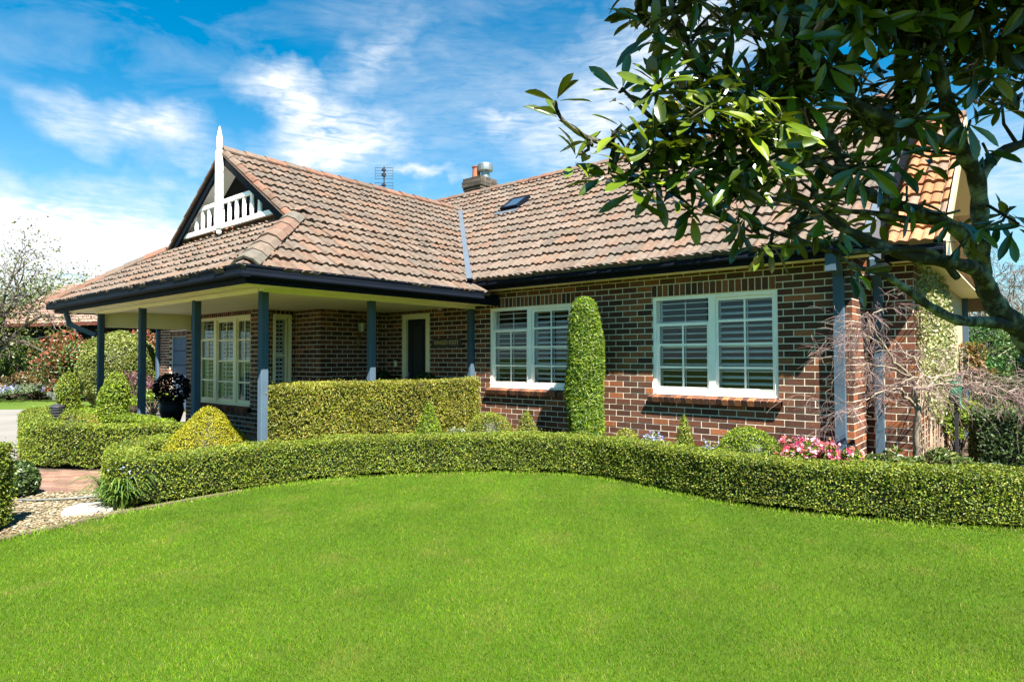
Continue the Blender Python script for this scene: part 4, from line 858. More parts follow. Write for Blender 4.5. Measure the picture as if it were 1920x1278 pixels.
bush('azalea', 3.42, -.42, .22, .60, 1100, .05, LIME + DKG[:2], 'small sparse azalea with few pink flowers beside the second downpipe', 'azalea', 32, PINK, 26, .06)
RH = [(.07, .11, .02), (.105, .14, .03), (.042, .072, .013), (.135, .145, .045)]
bush('rhododendron', 3.72, -.30, .30, .60, 1100, .085, RH, 'leafy green shrub left of the bare maple trunk', 'shrub', 33, w=.3, lump=.3)
bush('rhododendron', 4.18, -.35, .34, .66, 1400, .085, RH, 'leafy green shrub at the foot of the bare maple trunk', 'shrub', 34, w=.3, lump=.3)
bush('rhododendron', 4.62, -.10, .34, .52, 1200, .08, RH + DKG[:1], 'low leafy shrub right of the bare maple before the shaded hedge', 'shrub', 35, w=.3, lump=.3)
BLUE = [(.36, .36, .78), (.45, .45, .85), (.28, .28, .65)]
bush('bluebell_clump', 1.00, -.52, .26, .60, 900, .05, [(.08, .14, .03), (.12, .18, .05)], 'pale blue flower clump left of the slim cone', 'flowers', 36, BLUE, 90, .03, w=.2)
bush('bluebell_clump', 1.80, -.46, .15, .58, 500, .05, [(.08, .14, .03), (.12, .18, .05)], 'small pale blue flower clump peeping out right of the slim cone', 'flowers', 37, BLUE, 30, .028, w=.2)
bush('white_flower_clump', -1.9, -1.25, .22, .55, 600, .05, [(.16, .19, .12), (.24, .26, .21), (.07, .11, .03)], 'silvery white edged plant between the green cone and the domed ball', 'plant', 38, w=.3)
# planted pots on the verandah
def pot(x, y, r, h, fol_r, fol_h, pal, label, seed, size=.06):
    root = empty('potted_plant', (x, y, .13), label, 'potted plant', 'potted plants on the verandah')
    mb = MB(); mb.lathe([(r * .55, 0), (r * .6, .04 * h), (r * .45, .10 * h), (r * .62, .25 * h), (r, .7 * h), (r * .92, .92 * h), (r * 1.06, .96 * h), (r * 1.05, h), (r * .9, h), (r * .85, .85 * h), (0, .85 * h)], (0, 0, 0), 20); mb.build('urn', 'ceramic', root, smooth=False)
    P = rand_unit(900); P = P * RNG.uniform(.5, 1, (900, 1)) ** .4; N = P.copy(); P = P * (fol_r, fol_r, fol_h * .5) + (0, 0, h + fol_h * .38); mb = MB(); add_leaves(mb, P, N, size, pal, w=.45); mb.build('foliage', 'petal', root)
pot(-8.0, -3.05, .22, .62, .34, .62, [(.008, .006, .007), (.014, .008, .009)], 'dark purple leaved plant in a tall black urn on the verandah', 1, .09)
pot(-4.95, -.35, .17, .85, .22, .42, DKG, 'dark potted plant left of the front door', 2)
pot(-3.62, -.38, .17, .84, .22, .40, DKG, 'dark potted plant right of the front door opening', 3)

# climbing vine on the end wall
mb = MB(); n = 15000; y = RNG.uniform(.74, 4.5, n); z = RNG.uniform(.5, 2.9, n); f = smooth_noise(np.stack([y * 0, y, z], 1), 2.0, 44)
k = (z > .95 + .35 * np.sin(y * 2.1) + .2 * f) & (z < 2.75 - .25 * (y - .7) * .4 + .25 * f) & (RNG.uniform(size=n) < .55 + .35 * f); y, z = y[k], z[k]; n = len(y)
P = np.stack([3.87 + RNG.uniform(.0, .14, n), y, z], 1); add_leaves(mb, P, np.tile([1., -.2, .2], (n, 1)), .055, [(.20, .21, .08), (.24, .245, .11), (.13, .16, .045), (.27, .24, .14)], w=.6)
vn_ = empty('climbing_vine', (3.9, 2.6, 0), 'pale yellow green creeper covering the end wall of the house', 'vine'); child(mb, 'leaves', 'leafbig', vn_)
mb = MB()
for i in range(34):
    y0 = RNG.uniform(.8, 4.3); pts = [[3.885, y0 + RNG.normal(0, .03) + s * RNG.normal(0, .08), .0 + s * .42] for s in range(7)]; mb.tube(pts, .006, 4, (.25, .2, .14), cap=False)
child(mb, 'stems', 'twigred', vn_)
# ================================================================== TREES
def grow(mb, p, d, L, r, depth, rg, tips, spread=.55, nb=3, droop=0.0, col=(.06, .05, .035), sides=5, shrink=.68, curl=.18, minr=.004, segs=4):
    pts = [p]; dd = d
    for i in range(segs):
        dd = unit(dd + rg.normal(0, curl, 3) + np.array([0, 0, -droop])); pts.append(pts[-1] + dd * L / segs)
    rad = np.linspace(r, max(r * .6, minr), segs + 1); mb.tube(pts, rad, sides, np.array(col) * rg.uniform(.8, 1.2), cap=False)
    if depth == 0: tips.append((pts[-1], dd)); return
    for i in range(nb):
        t = rg.uniform(.45, 1.0) if i else 1.0; q = pts[0] + 0; k = min(int(t * segs), segs); q = pts[k]
        nd = unit(dd + rg.normal(0, spread, 3)); grow(mb, q, nd, L * shrink * rg.uniform(.75, 1.2), max(rad[k] * .68, minr), depth - 1, rg, tips, spread, nb, droop, col, max(3, sides - 1), shrink, curl, minr, segs)
def leafy_tree(name, x, y, th, tr, L, depth, nleaf, size, pal, label, seed, cat='tree', spread=.6, nb=3, lump=.5, lean=(0, 0, 1), group=None, twigcol=(.12, .10, .08), droop=0.02, minr=.006, w=.5):
    rg = np.random.default_rng(seed); root = empty(name, (x, y, 0), label, cat, group); mb = MB(); tips = []
    mb.tube([[0, 0, -.05], [rg.normal(0, .05), rg.normal(0, .05), th * .5], [0, 0, th]], [tr * 1.2, tr, tr * .85], 8, (.07, .055, .04), cap=False); mb.build('trunk', 'woodtrunk', root)
    mb = MB()
    for i in range(5):
        a = i * 1.26 + rg.uniform(-.3, .3); d = unit(np.array([math.cos(a) * .8, math.sin(a) * .8, rg.uniform(.5, 1.1)]) + np.array(lean) * .3); grow(mb, np.array([0, 0, th * rg.uniform(.75, 1)]), d, L, tr * .6, depth, rg, tips, spread, nb, droop, twigcol, 5, minr=minr)
    mb.build('branches', 'baretwig', root)
    if nleaf:
        T = np.array([t[0] for t in tips]); P = T[rg.integers(len(T), size=nleaf)] + rg.normal(0, lump, (nleaf, 3)); mb = MB(); add_leaves(mb, P, unit(P - T.mean(0) + (0, 0, .5)), size, pal, w=w); mb.build('crown', 'leafbig', root)
    return root
# ------------------------------------------------------------------ bare weeping maple by the corner
rg = np.random.default_rng(77); mp = empty('weeping_maple', tuple(at(1722, 935, 6.95) * (1, 1, 0)), 'bare weeping maple with a dome of fine pinkish twigs by the house corner', 'tree')
b0 = np.array(mp.location); mt = MB(); mw = MB()
def limb(px, r0, r1, jit=.0):
    pts = np.array([at(*p) for p in px]); 
    m_ = len(pts); t = np.linspace(0, m_ - 1, m_ * 4 - 3); pts = np.stack([np.interp(t, np.arange(m_), pts[:, k]) for k in range(3)], 1); pts[1:-1] += rg.normal(0, .010, (len(pts) - 2, 3)); mt.tube(pts, np.linspace(r0, r1, len(pts)), 7, (.3, .25, .2)); return pts
limbs = [limb([(1722, 935, 6.95), (1721, 880, 6.93), (1719, 820, 6.9), (1720, 765, 6.88), (1716, 735, 6.86)], .040, .030)]
limbs += [limb([(1718, 745, 6.86), (1712, 728, 6.82), (1735, 728, 6.75), (1765, 722, 6.65), (1790, 720, 6.6), (1830, 735, 6.5), (1880, 745, 6.4)], .026, .008),
          limb([(1718, 765, 6.88), (1700, 745, 6.8), (1688, 728, 6.75), (1697, 712, 6.75), (1730, 705, 6.8), (1790, 712, 6.9), (1850, 735, 7.0)], .020, .006),
          limb([(1716, 735, 6.86), (1706, 705, 6.8), (1682, 682, 6.7), (1660, 652, 6.62), (1640, 620, 6.55), (1628, 605, 6.5), (1626, 585, 6.5)], .018, .006),
          limb([(1706, 705, 6.8), (1670, 690, 6.6), (1630, 680, 6.5), (1605, 690, 6.4)], .013, .004),
          limb([(1688, 728, 6.75), (1650, 735, 6.6), (1620, 752, 6.5), (1590, 775, 6.4)], .012, .004),
          limb([(1735, 728, 6.75), (1760, 705, 7.0), (1800, 700, 7.2), (1850, 715, 7.3), (1910, 740, 7.4)], .013, .004),
          limb([(1790, 720, 6.6), (1825, 718, 6.5), (1870, 725, 6.45), (1930, 755, 6.4)], .012, .004),
          limb([(1640, 620, 6.55), (1632, 590, 6.5), (1655, 580, 6.5), (1665, 578, 6.5)], .008, .003),
          limb([(1660, 652, 6.62), (1620, 625, 6.6), (1595, 640, 6.6)], .010, .003),
          limb([(1712, 728, 6.82), (1730, 700, 7.1), (1715, 670, 7.2), (1680, 655, 7.3), (1640, 660, 7.3)], .011, .003)]
TC = [(.13, .082, .078), (.175, .115, .105), (.09, .055, .055), (.24, .175, .15)]
def twig(p, d, L, r, dep):
    n = 6; pts = [p]; dd = d
    for i in range(n):
        dd = unit(dd + rg.normal(0, .16, 3) + np.array([0, 0, -.09 - .05 * (dep == 2)])); pts.append(pts[-1] + dd * L / n)
    mw.tube(pts, np.linspace(r, .0012, n + 1), 3, np.array(TC[rg.integers(4)]) * rg.uniform(.75, 1.25), cap=False)
    if dep:
        for i in range(4 if dep == 2 else 3):
            k = rg.integers(1, n); twig(pts[k], unit(dd + rg.normal(0, .55, 3)), L * rg.uniform(.4, .7), r * .65, dep - 1)
for li, l in enumerate(limbs[1:]):
    k0 = int(len(l) * .25)
    for i in range((20, 15, 12, 14, 15, 18, 18, 6, 12, 13)[li]):
        k = rg.integers(k0, len(l)); out = l[k] - l[0]; out[2] = 0; a = rg.uniform(0, 6.28); d = unit(unit(out + 1e-6) * .75 + np.array([math.cos(a), math.sin(a), 0]) * .6 + np.array([0, 0, rg.uniform(.0, .55)])); twig(l[k], d, rg.uniform(.26, .52), .0034, 2)
child(mt, 'trunk', 'twig', mp, smooth=True); child(mw, 'crown', 'twigred', mp)

# ------------------------------------------------------------------ magnolia overhanging from the right
mroot = at(2040, 1500, 1.62); mroot[2] = 0; mg = empty('magnolia', tuple(mroot), 'large glossy leaved magnolia branch overhanging from the right', 'tree')
MT = MB(); SK = []
def mlimb(px, r0, r1, knots=True):
    P = np.array([at(*p) for p in px]); m_ = len(P); t = np.linspace(0, m_ - 1, (m_ - 1) * 6 + 1); i = np.clip(t.astype(int), 0, m_ - 2); f = (t - i)[:, None]
    Pm = P[np.maximum(i - 1, 0)]; P0 = P[i]; P1 = P[i + 1]; P2 = P[np.minimum(i + 2, m_ - 1)]
    Q = .5 * (2 * P0 + (P1 - Pm) * f + (2 * Pm - 5 * P0 + 4 * P1 - P2) * f ** 2 + (3 * P0 - Pm - 3 * P1 + P2) * f ** 3)
    rad = np.linspace(r0, r1, len(Q)) * (1 + .10 * np.sin(np.arange(len(Q)) * 1.7)); MT.tube(Q, rad, 10, (.2, .2, .2)); SK.append(Q); return Q
MT.tube([mroot - (0, 0, .1), mroot * (1, 1, 0) + (0, 0, .6), at(2010, 760, 1.58), at(1945, 665, 1.55)], [.075, .06, .045, .038], 10)
mlimb([(1960, 685, 1.56), (1915, 620, 1.54), (1868, 575, 1.52), (1842, 520, 1.5), (1825, 465, 1.47), (1800, 430, 1.45), (1760, 415, 1.43), (1690, 412, 1.41)], .030, .007)
mlimb([(1842, 520, 1.5), (1838, 430, 1.45), (1832, 340, 1.4), (1800, 270, 1.36), (1775, 190, 1.33), (1752, 90, 1.3), (1740, -40, 1.3), (1730, -200, 1.3)], .019, .011)
mlimb([(1905, 612, 1.54), (1850, 603, 1.48), (1795, 600, 1.44), (1740, 572, 1.42), (1690, 535, 1.40), (1645, 510, 1.38), (1590, 500, 1.36)], .0145, .005)
mlimb([(1868, 570, 1.52), (1835, 510, 1.47), (1780, 492, 1.42), (1700, 478, 1.40), (1640, 455, 1.38), (1575, 425, 1.36), (1520, 390, 1.34), (1470, 375, 1.32), (1400, 370, 1.3)], .018, .004)
mlimb([(1825, 465, 1.47), (1780, 420, 1.43), (1720, 395, 1.4), (1650, 375, 1.38), (1590, 345, 1.36), (1530, 300, 1.33), (1470, 280, 1.3), (1400, 270, 1.28), (1365, 245, 1.27)], .015, .005)
mlimb([(1800, 275, 1.36), (1730, 255, 1.33), (1670, 225, 1.32), (1600, 190, 1.3), (1545, 120, 1.29), (1500, 50, 1.28), (1450, -40, 1.28)], .014, .006)
mlimb([(1832, 340, 1.4), (1870, 290, 1.42), (1930, 265, 1.44), (2000, 240, 1.46)], .014, .008)
mlimb([(1590, 345, 1.36), (1540, 230, 1.32), (1470, 190, 1.3), (1380, 185, 1.27), (1340, 160, 1.25), (1305, 105, 1.24), (1270, 40, 1.23), (1250, -30, 1.23)], .011, .005)
mlimb([(1530, 300, 1.33), (1440, 330, 1.28), (1360, 320, 1.25), (1290, 290, 1.23), (1240, 240, 1.21), (1230, 175, 1.2)], .009, .004)
mlimb([(1290, 290, 1.23), (1210, 300, 1.2), (1150, 275, 1.19), (1095, 255, 1.18), (1055, 225, 1.18), (1040, 195, 1.18)], .007, .003)
mlimb([(1240, 240, 1.21), (1200, 200, 1.2), (1165, 165, 1.19)], .005, .003)
mlimb([(1795, 520, 1.43), (1740, 470, 1.4), (1640, 470, 1.36), (1560, 470, 1.33), (1500, 450, 1.31), (1440, 430, 1.3), (1380, 400, 1.28)], .008, .003)
mlimb([(1752, 90, 1.3), (1700, 30, 1.29), (1640, -20, 1.28), (1580, -80, 1.28)], .010, .006)
mlimb([(1752, 90, 1.3), (1820, 40, 1.31), (1900, -10, 1.32), (1980, -60, 1.33)], .010, .006)
mlimb([(1700, 412, 1.41), (1640, 400, 1.39), (1570, 390, 1.37), (1500, 340, 1.34)], .008, .003)
SKP = np.concatenate(SK)
rg = np.random.default_rng(5)
def mag_leaves(base, ax, L, rg, W=None):
    """obovate leathery leaves with a folded midrib and a down-curved tip"""
    n = len(base); t = np.array([0, .12, .3, .5, .7, .87, 1.0]); w = np.array([.012, .04, .090, .126, .132, .085, .0]); s = np.array([-1, -.5, 0, .5, 1]); m = len(t)
    W_ = np.array([0, 0, 1.]) if W is None else W
    side = unit(np.cross(ax, W_ + rg.normal(0, .35, (n, 3)))); nr = unit(np.cross(side, ax)); fl = np.where(nr @ W_ < 0, -1, 1)[:, None]; nr = nr * fl; side = side * fl
    L = L[:, None, None, None]; curve = rg.uniform(-.05, .32, (n, 1, 1, 1)); fold = rg.uniform(.1, .5, (n, 1, 1, 1)); wav = rg.uniform(0, 6.28, (n, 1, 1, 1)); T = t[None, :, None, None]; W = w[None, :, None, None]; S = s[None, None, :, None]
    A, B, N = ax[:, None, None], side[:, None, None], nr[:, None, None]
    V = base[:, None, None] + A * (.12 + T) * L + B * W * S * L + N * L * (fold * W * np.abs(S) - curve * T ** 2 + .012 * np.sin(T * 9 + wav) * S * S)
    V = V.reshape(-1, 3); k = len(s); r = np.arange(m - 1)[:, None] * k; c = np.arange(k - 1)[None]; F = np.stack([r + c, r + c + 1, r + k + c + 1, r + k + c], -1).reshape(-1, 4); F = (F[None] + (np.arange(n) * m * k)[:, None, None]).reshape(-1, 4)
    col = np.array([(.052, .082, .003), (.075, .108, .004), (.105, .138, .006), (.030, .050, .003)])[rg.integers(4, size=n)] * rg.uniform(.8, 1.2, (n, 1)); ye = rg.uniform(size=n) < .025; col[ye] = (.28, .22, .03)
    return V, F, np.repeat(col, m * k, 0)
ML = MB(); MX = MT
def whorl(c, ax, n, L0, droop=.15, lo=35, hi=105):
    ph = np.radians(rg.uniform(lo, hi, n)); az = np.arange(n) * 2.4 + rg.uniform(0, 6); u = unit(np.cross(ax, (.3, .2, 1.))); v = np.cross(ax, u)
    d = np.cos(ph)[:, None] * ax + np.sin(ph)[:, None] * (np.cos(az)[:, None] * u + np.sin(az)[:, None] * v); d = unit(d + np.array([0, 0, -droop])); b = c - ax * rg.uniform(0, .035, (n, 1)); ML.add(*mag_leaves(b, d, L0 * rg.uniform(.72, 1.18, n), rg, unit(ax + (0, 0, .35))))
def ground_z(c): return (c - CAM) @ FW + (c[2] / SUN[2]) * -(SUN @ FW)
def cluster(u, v, Z, n=9, L=.095, droop=.15, out=None, lit=0):
    c = at(u, v, Z)
    while ground_z(c) > 2.86 and Z > .95: Z -= .03; c = at(u, v, Z)
    if ground_z(c) > 2.9: return
    k = np.argmin(np.linalg.norm(SKP - c, axis=1)); q = SKP[k]; a = unit(c - q + 1e-6) if np.linalg.norm(c - q) > .03 else unit(rg.normal(size=3))
    ax = unit(a * .7 + np.array([0, 0, .45]) - FW * .35 + rg.normal(0, .3, 3)); ax = unit(ax + lit * (SUN - FW * .25) * 1.6); mid = (q + c) / 2 + rg.normal(0, .012, 3) - np.array([0, 0, .012])
    MX.tube([q, mid, c], [.0045, .0036, .003], 5, (.09, .09, .05), cap=False); whorl(c, ax, n, L * .74, droop)
lit = [(1365, 240, 1.18, 13), (1240, 150, 1.16, 11), (1042, 190, 1.18, 7), (1105, 262, 1.17, 8), (1170, 165, 1.19, 8), (1215, 290, 1.16, 10), (1295, 310, 1.15, 10), (1140, 320, 1.18, 8), (1190, 350, 1.18, 8), (1085, 290, 1.19, 7), (1305, 200, 1.17, 9), (1345, 310, 1.16, 9), (1260, 365, 1.18, 9), (1310, 385, 1.2, 9), (1380, 370, 1.2, 9), (1425, 165, 1.2, 9), (1440, 320, 1.19, 9), (1290, 70, 1.2, 9), (1320, 130, 1.2, 8), (1260, 235, 1.15, 9), (1165, 235, 1.18, 7), (1400, 300, 1.16, 8), (1235, 340, 1.2, 8), (1190, 255, 1.2, 7)]
for u, v, Z, n in lit: cluster(u, v, Z, n, lit=1)
for i in range(26):
    cluster(rg.uniform(1190, 1480), rg.uniform(140, 335), rg.uniform(1.08, 1.2), 9, lit=1.2)
for i in range(46):
    u = rg.uniform(1180, 1480); v = rg.uniform(-60, 60) if rg.uniform() < .5 else rg.uniform(100, 380)
    if v > 90 and u < 1230 + .2 * v: continue
    cluster(u, v, rg.uniform(1.22, 1.36), 7, lit=.4)
for u, v in ((1190, 20), (1215, 55), (1255, 25), (1330, 30), (1385, 50), (1420, 10), (1450, 90), (1180, -20)): cluster(u, v, rg.uniform(1.2, 1.3), 8)
# darker inner and right hand crown
cnt = 0
while cnt < 215:
    u = rg.uniform(1450, 1980); v = rg.uniform(-160, 425)
    dens = 1.0 if v < 100 else (.75 if v < 260 else (.42 if v < 330 else .16))
    if u > 1640 and 110 < v < 260: dens *= .75
    if 1600 < u < 1690 and 60 < v < 165: dens = .12
    if 1540 < u < 1600 and -10 < v < 110: dens *= .35
    if u > 1820 and 180 < v < 330: dens *= .3
    if u > 1830 and v > 330: dens *= .55
    if rg.uniform() > dens: continue
    cluster(u, v, rg.uniform(1.22, 1.55), rg.integers(6, 10), .10 * rg.uniform(.85, 1.15), droop=.35); cnt += 1
for u, v in ((1425, 440), (1390, 425), (1450, 455), (1470, 430), (1500, 415), (1395, 405), (1620, 505), (1545, 405), (1580, 430), (1700, 350), (1735, 375), (1820, 440), (1800, 395), (1850, 420), (1880, 400), (1910, 420)): cluster(u, v, rg.uniform(1.25, 1.4), 5, .085, droop=.9)
# unseen upper crown, added along the sun rays to shade the leaves below
for i in range(750):
    u = rg.uniform(1550, 2050); v = rg.uniform(-40, 430); c = at(u, v, rg.uniform(1.2, 1.5))
    if ground_z(c) > 2.8: continue
    c = c + SUN * rg.uniform(.6, 1.4); whorl(c, unit(rg.normal(0, .4, 3) + (0, 0, 1)), 9, .12)
for i in range(150):  # more unseen whorls, added to darken the upper left leaves
    u = rg.uniform(1160, 1520); v = rg.uniform(-70, 35); c = at(u, v, rg.uniform(1.15, 1.3))
    if ground_z(c) > 2.82: continue
    whorl(c + SUN * rg.uniform(.3, .9), unit(rg.normal(0, .4, 3) + (0, 0, 1)), 8, .10)
MT.tube([at(1740, -40, 1.3), at(1740, -40, 1.3) + SUN * .5 + (.1, 0, .1), at(1740, -40, 1.3) + SUN * 1.0], [.012, .01, .006], 6)
M['magnolia_leaf'] = leaf_mat('magnolia_leaf', .25, .10, .6, patch=.12, pscale=6)
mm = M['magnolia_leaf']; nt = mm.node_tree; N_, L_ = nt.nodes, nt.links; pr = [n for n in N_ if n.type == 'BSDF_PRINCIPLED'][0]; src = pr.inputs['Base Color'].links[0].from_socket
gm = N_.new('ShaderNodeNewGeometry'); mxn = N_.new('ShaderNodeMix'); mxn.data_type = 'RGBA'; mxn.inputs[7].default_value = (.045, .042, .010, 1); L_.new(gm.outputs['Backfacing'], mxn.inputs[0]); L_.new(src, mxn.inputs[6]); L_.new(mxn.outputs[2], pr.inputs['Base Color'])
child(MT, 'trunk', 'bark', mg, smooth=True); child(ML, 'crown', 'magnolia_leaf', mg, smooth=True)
mb = MB(); c = at(1222, 138, 1.17); pr_ = [(0, 0), (.010, .003), (.012, .012), (.010, .024), (.004, .032), (0, .034)]; mb.lathe(pr_, c, 8, (.14, .11, .06)); child(mb, 'seed_cone', 'baretwig', mg)

# ------------------------------------------------------------------ background, left
GB = 'shrubs of the far garden bed'
pb = at(222, 760, 20.5); topiary('topiary_ball', pb[0], pb[1], [(.7, .05), (1.02, .5), (1.17, 1.1), (1.12, 1.6), (.92, 2.05), (.6, 2.32), (.25, 2.42), (0, 2.44)], 26000, .07, [(.115, .145, .02), (.145, .165, .028), (.085, .115, .016), (.165, .17, .04)], 'huge rounded light green topiary dome behind the verandah posts', 'topiary', 'clipped topiary balls', seed=21, noise=.05, material='leafbig')
REDS = [(.21, .05, .022), (.25, .08, .04), (.038, .07, .016), (.05, .085, .02), (.15, .065, .03)]
GRN = [(.05, .09, .02), (.07, .13, .03), (.035, .07, .018), (.10, .16, .04)]
for i, (u, h, r, pal, lab) in enumerate([(120, 2.6, 1.1, REDS, 'red tipped photinia at the left of the photinia row'), (165, 2.35, 1.5, GRN + REDS[:1], 'mostly green photinia left of the huge topiary dome'), (295, 2.75, 1.2, REDS + REDS[:2], 'red leaved photinia right of the huge topiary dome'), (230, 2.75, 1.6, REDS[:2] + REDS, 'red topped photinia rising behind the huge topiary dome')]):
    p = at(u, 745, 23.5 + (i == 3) * 1.5); bush('photinia', p[0], p[1], r, h, 5200, .11, pal, lab, 'photinia', 60 + i, group='photinia shrubs', lump=.35)
for i, (u, Z, h, r, n, pal, sz, lab) in enumerate([
        (60, 27, 2.55, 1.5, 5000, [(.075, .12, .015), (.10, .145, .02), (.05, .085, .012)], .12, 'bright green feathery shrub left of the photinia row'),
        (15, 29, 2.8, 2.0, 5000, DKG, .12, 'dark evergreen shrub at the far left edge'),
        (105, 26, 1.9, 1.0, 3000, DKG, .12, 'shadowy dark shrub below the photinia at left'),
        (58, 25, 1.25, 1.2, 3600, [(.14, .05, .02), (.08, .08, .02), (.17, .09, .03), (.06, .085, .022)], .09, 'russet and green mounded shrub beside the far lawn'),
        (120, 21, 1.0, .55, 1800, REDS[:3] + GRN[:1], .08, 'low red and green shrub at the corner of the far lawn'),
        (115, 19, .85, .35, 1000, [(.15, .17, .15), (.10, .13, .10), (.20, .21, .19)], .06, 'silver grey shrub beside the darker topiary column'),
        (250, 17.5, 1.3, .8, 2500, [(.14, .045, .06), (.08, .03, .026), (.19, .09, .12), (.06, .05, .025)], .06, 'dusky pink shrub behind the verandah'),
        (285, 17.0, .75, .7, 1800, LIME, .07, 'bright green low shrub bordering the concrete behind the posts')]):
    p = at(u, 745, Z); bush('garden_shrub', p[0], p[1], r, h, n, sz, pal, lab, 'shrub', 70 + i, group=GB)
for i, (u, w_, col, lab) in enumerate([(18, 1.6, BLUE, 'lavender blue flower drift at the far left of the far lawn'), (75, 1.8, [(.16, .19, .14), (.11, .14, .08)], 'silver foliage drift edging the far lawn')]):
    p = at(u, 735, 24.5); bush('flower_drift', p[0], p[1], w_, .62, 2200, .07, [(.08, .12, .045), (.11, .15, .07)], lab, 'flowers', 85 + i, col, 260, .07, group='flower drifts')
# neighbour's house
nb_ = empty('neighbour_house', tuple(at(110, 745, 31) * (1, 1, 0)), "neighbour's low house with terracotta roof behind the far garden", 'house')
A_ = at(-40, 612, 31); B_ = at(310, 613, 27.5); A_[2] = B_[2] = 3.12; t_ = unit((B_ - A_) * (1, 1, 0)); n_ = np.array([-t_[1], t_[0], 0]); n_ = n_ if n_ @ (A_ - CAM) > 0 else -n_
V, F, C = tiles(A_ + (0, 0, .1), t_, unit(n_ * .88 + np.array([0, 0, .48])), float(np.linalg.norm(B_ - A_)) + 3, 5.2, [(.185, .115, .09), (.21, .135, .105), (.165, .10, .075), (.20, .122, .092)], seed=33)
mb = MB(); mb.add(V, F, C); child(mb, 'roof', 'tile', nb_)
mb = MB(); e1 = A_ + n_ * .5; e2 = B_ + t_ * 3 + n_ * .5; mb.add([[*e1[:2], 0], [*e2[:2], 0], [*e2[:2], 3.2], [*e1[:2], 3.2]], np.array([[0, 1, 2, 3]])); child(mb, 'wall', 'dark', nb_)
mb = MB(); mb.extrude([(0, 0), (.12, 0), (.12, .12), (0, .12)], A_ + (0, 0, -.02), B_ + t_ * 3 + (0, 0, -.02), col=(.1, .03, .02)); child(mb, 'gutter', mat('red_gutter', (.10, .025, .018), .5), nb_)
mb = MB(); q = A_ + t_ * (np.linalg.norm(B_ - A_) * .52) + n_ * 3.6 + np.array([0, 0, 2.05]); mb.lathe([(.12, -.3), (.12, .25), (.16, .3), (.16, .4), (0, .45)], q, 10); child(mb, 'roof_vent', 'white', nb_)
p = at(-12, 760, 25); leafy_tree('garden_tree', p[0], p[1], 2.2, .17, 2.3, 4, 3200, .12, [(.085, .10, .012), (.06, .078, .012), (.12, .12, .02), (.07, .07, .025)], 'spreading half bare tree with yellow green leaves at the left edge', 91, lump=.45, minr=.010, twigcol=(.085, .07, .06), droop=.03)
p = at(-105, 760, 23); leafy_tree('garden_tree', p[0], p[1], 2.0, .15, 2.0, 4, 6000, .12, [(.045, .06, .01), (.075, .09, .016), (.03, .045, .008)], 'denser olive green tree cut by the left frame edge', 92, lump=.5, minr=.010, twigcol=(.075, .06, .05))
p = at(128, 760, 60); leafy_tree('distant_tree', p[0], p[1], 3.0, .3, 3.2, 3, 9000, .28, [(.10, .13, .05), (.14, .16, .06), (.08, .10, .045)], 'hazy distant tree above the neighbouring roof', 93, lump=1.0, minr=.02)
p = at(165, 760, 75); leafy_tree('distant_tree', p[0], p[1], 4.0, .35, 3.0, 3, 7000, .32, [(.035, .075, .03), (.05, .09, .035)], 'small dark green distant tree beside the roof hip', 94, lump=1.1, minr=.02)
for i in range(9):
    p = at(-60 + i * 34, 745, 85 + 6 * (i % 3)); bush('distant_shrub', p[0], p[1], 4.5, 8.0 + 1.2 * math.sin(i * 2.1), 2600, .5, [(.06, .085, .04), (.09, .11, .05), (.05, .07, .035)], 'distant bushy tree on the skyline at left', 'tree', 110 + i, group='distant trees on the left skyline', lump=.4)
pw = [at(122, 513, 50), at(160, 516, 50), at(215, 518, 50), at(500, 523, 50)]; mb = MB(); mb.tube(pw, .02, 4); pl_ = empty('power_line', tuple(at(176, 760, 50) * (1, 1, 0)), 'thin overhead wire and pale pole in the distance', 'power line'); child(mb, 'wire', 'wire', pl_); mb = MB(); q = at(176, 516, 50); mb.tube([[q[0], q[1], 0], q + (0, 0, .1)], .06, 6); child(mb, 'pole', 'white', pl_)

# ------------------------------------------------------------------ background, right
hedge('shaded_hedge', [np.array([4.35, 1.9]), np.array([7.2, 2.3])], .9, .88, 2600, .045, DKG, 'dark shaded hedge beyond the bare maple at the right', smoothp=False)  # sun reaches it; its shade is put into the dark leaf palette
hedge('clipped_hedge', [np.array([4.62, 11.2]), np.array([8.5, 11.3])], .9, 1.70, 1500, .06, [(.05, .10, .04), (.07, .13, .05), (.035, .075, .03)], 'tall square cut green hedge at the far right', smoothp=False)
p = at(1826, 760, 11.6); bush('mixed_shrub', p[0], p[1], .48, 1.95, 2600, .07, [(.12, .12, .03), (.18, .10, .04), (.075, .095, .022), (.22, .11, .055)], 'yellow and russet leaved shrub at the end of the side path', 'shrub', 51)
p = at(1905, 760, 9.8); bush('mixed_shrub', p[0], p[1], .75, 1.35, 2600, .06, DKG, 'dark dense shrub behind the shaded hedge at the right edge', 'shrub', 55)
p = at(1795, 760, 9.6); bush('mixed_shrub', p[0], p[1], .42, 1.0, 1800, .06, LIME, 'lime green shrub peeping over the shaded hedge', 'shrub', 52)
p = at(1850, 760, 18); bush('evergreen_shrub', p[0], p[1], 1.2, 2.65, 4500, .09, [(.03, .09, .015), (.05, .13, .02), (.02, .06, .01)], 'deep green conifer like shrub behind the square cut hedge', 'shrub', 53)
p = at(1800, 760, 15); bush('evergreen_shrub', p[0], p[1], .6, 2.2, 1600, .08, DKG, 'dark narrow shrub beside the rendered wall', 'shrub', 54)
pm = at(1945, 745, 13.5); pr0 = empty('cycad_palm', (pm[0], pm[1], 0), 'palm like plant with stiff green fronds at the right edge', 'palm'); mb = MB(); mb.tube([[0, 0, 0], [0, 0, 1.9]], .14, 8, (.08, .06, .04)); mb.build('trunk', 'woodtrunk', pr0); mb = MB(); rg = np.random.default_rng(8)
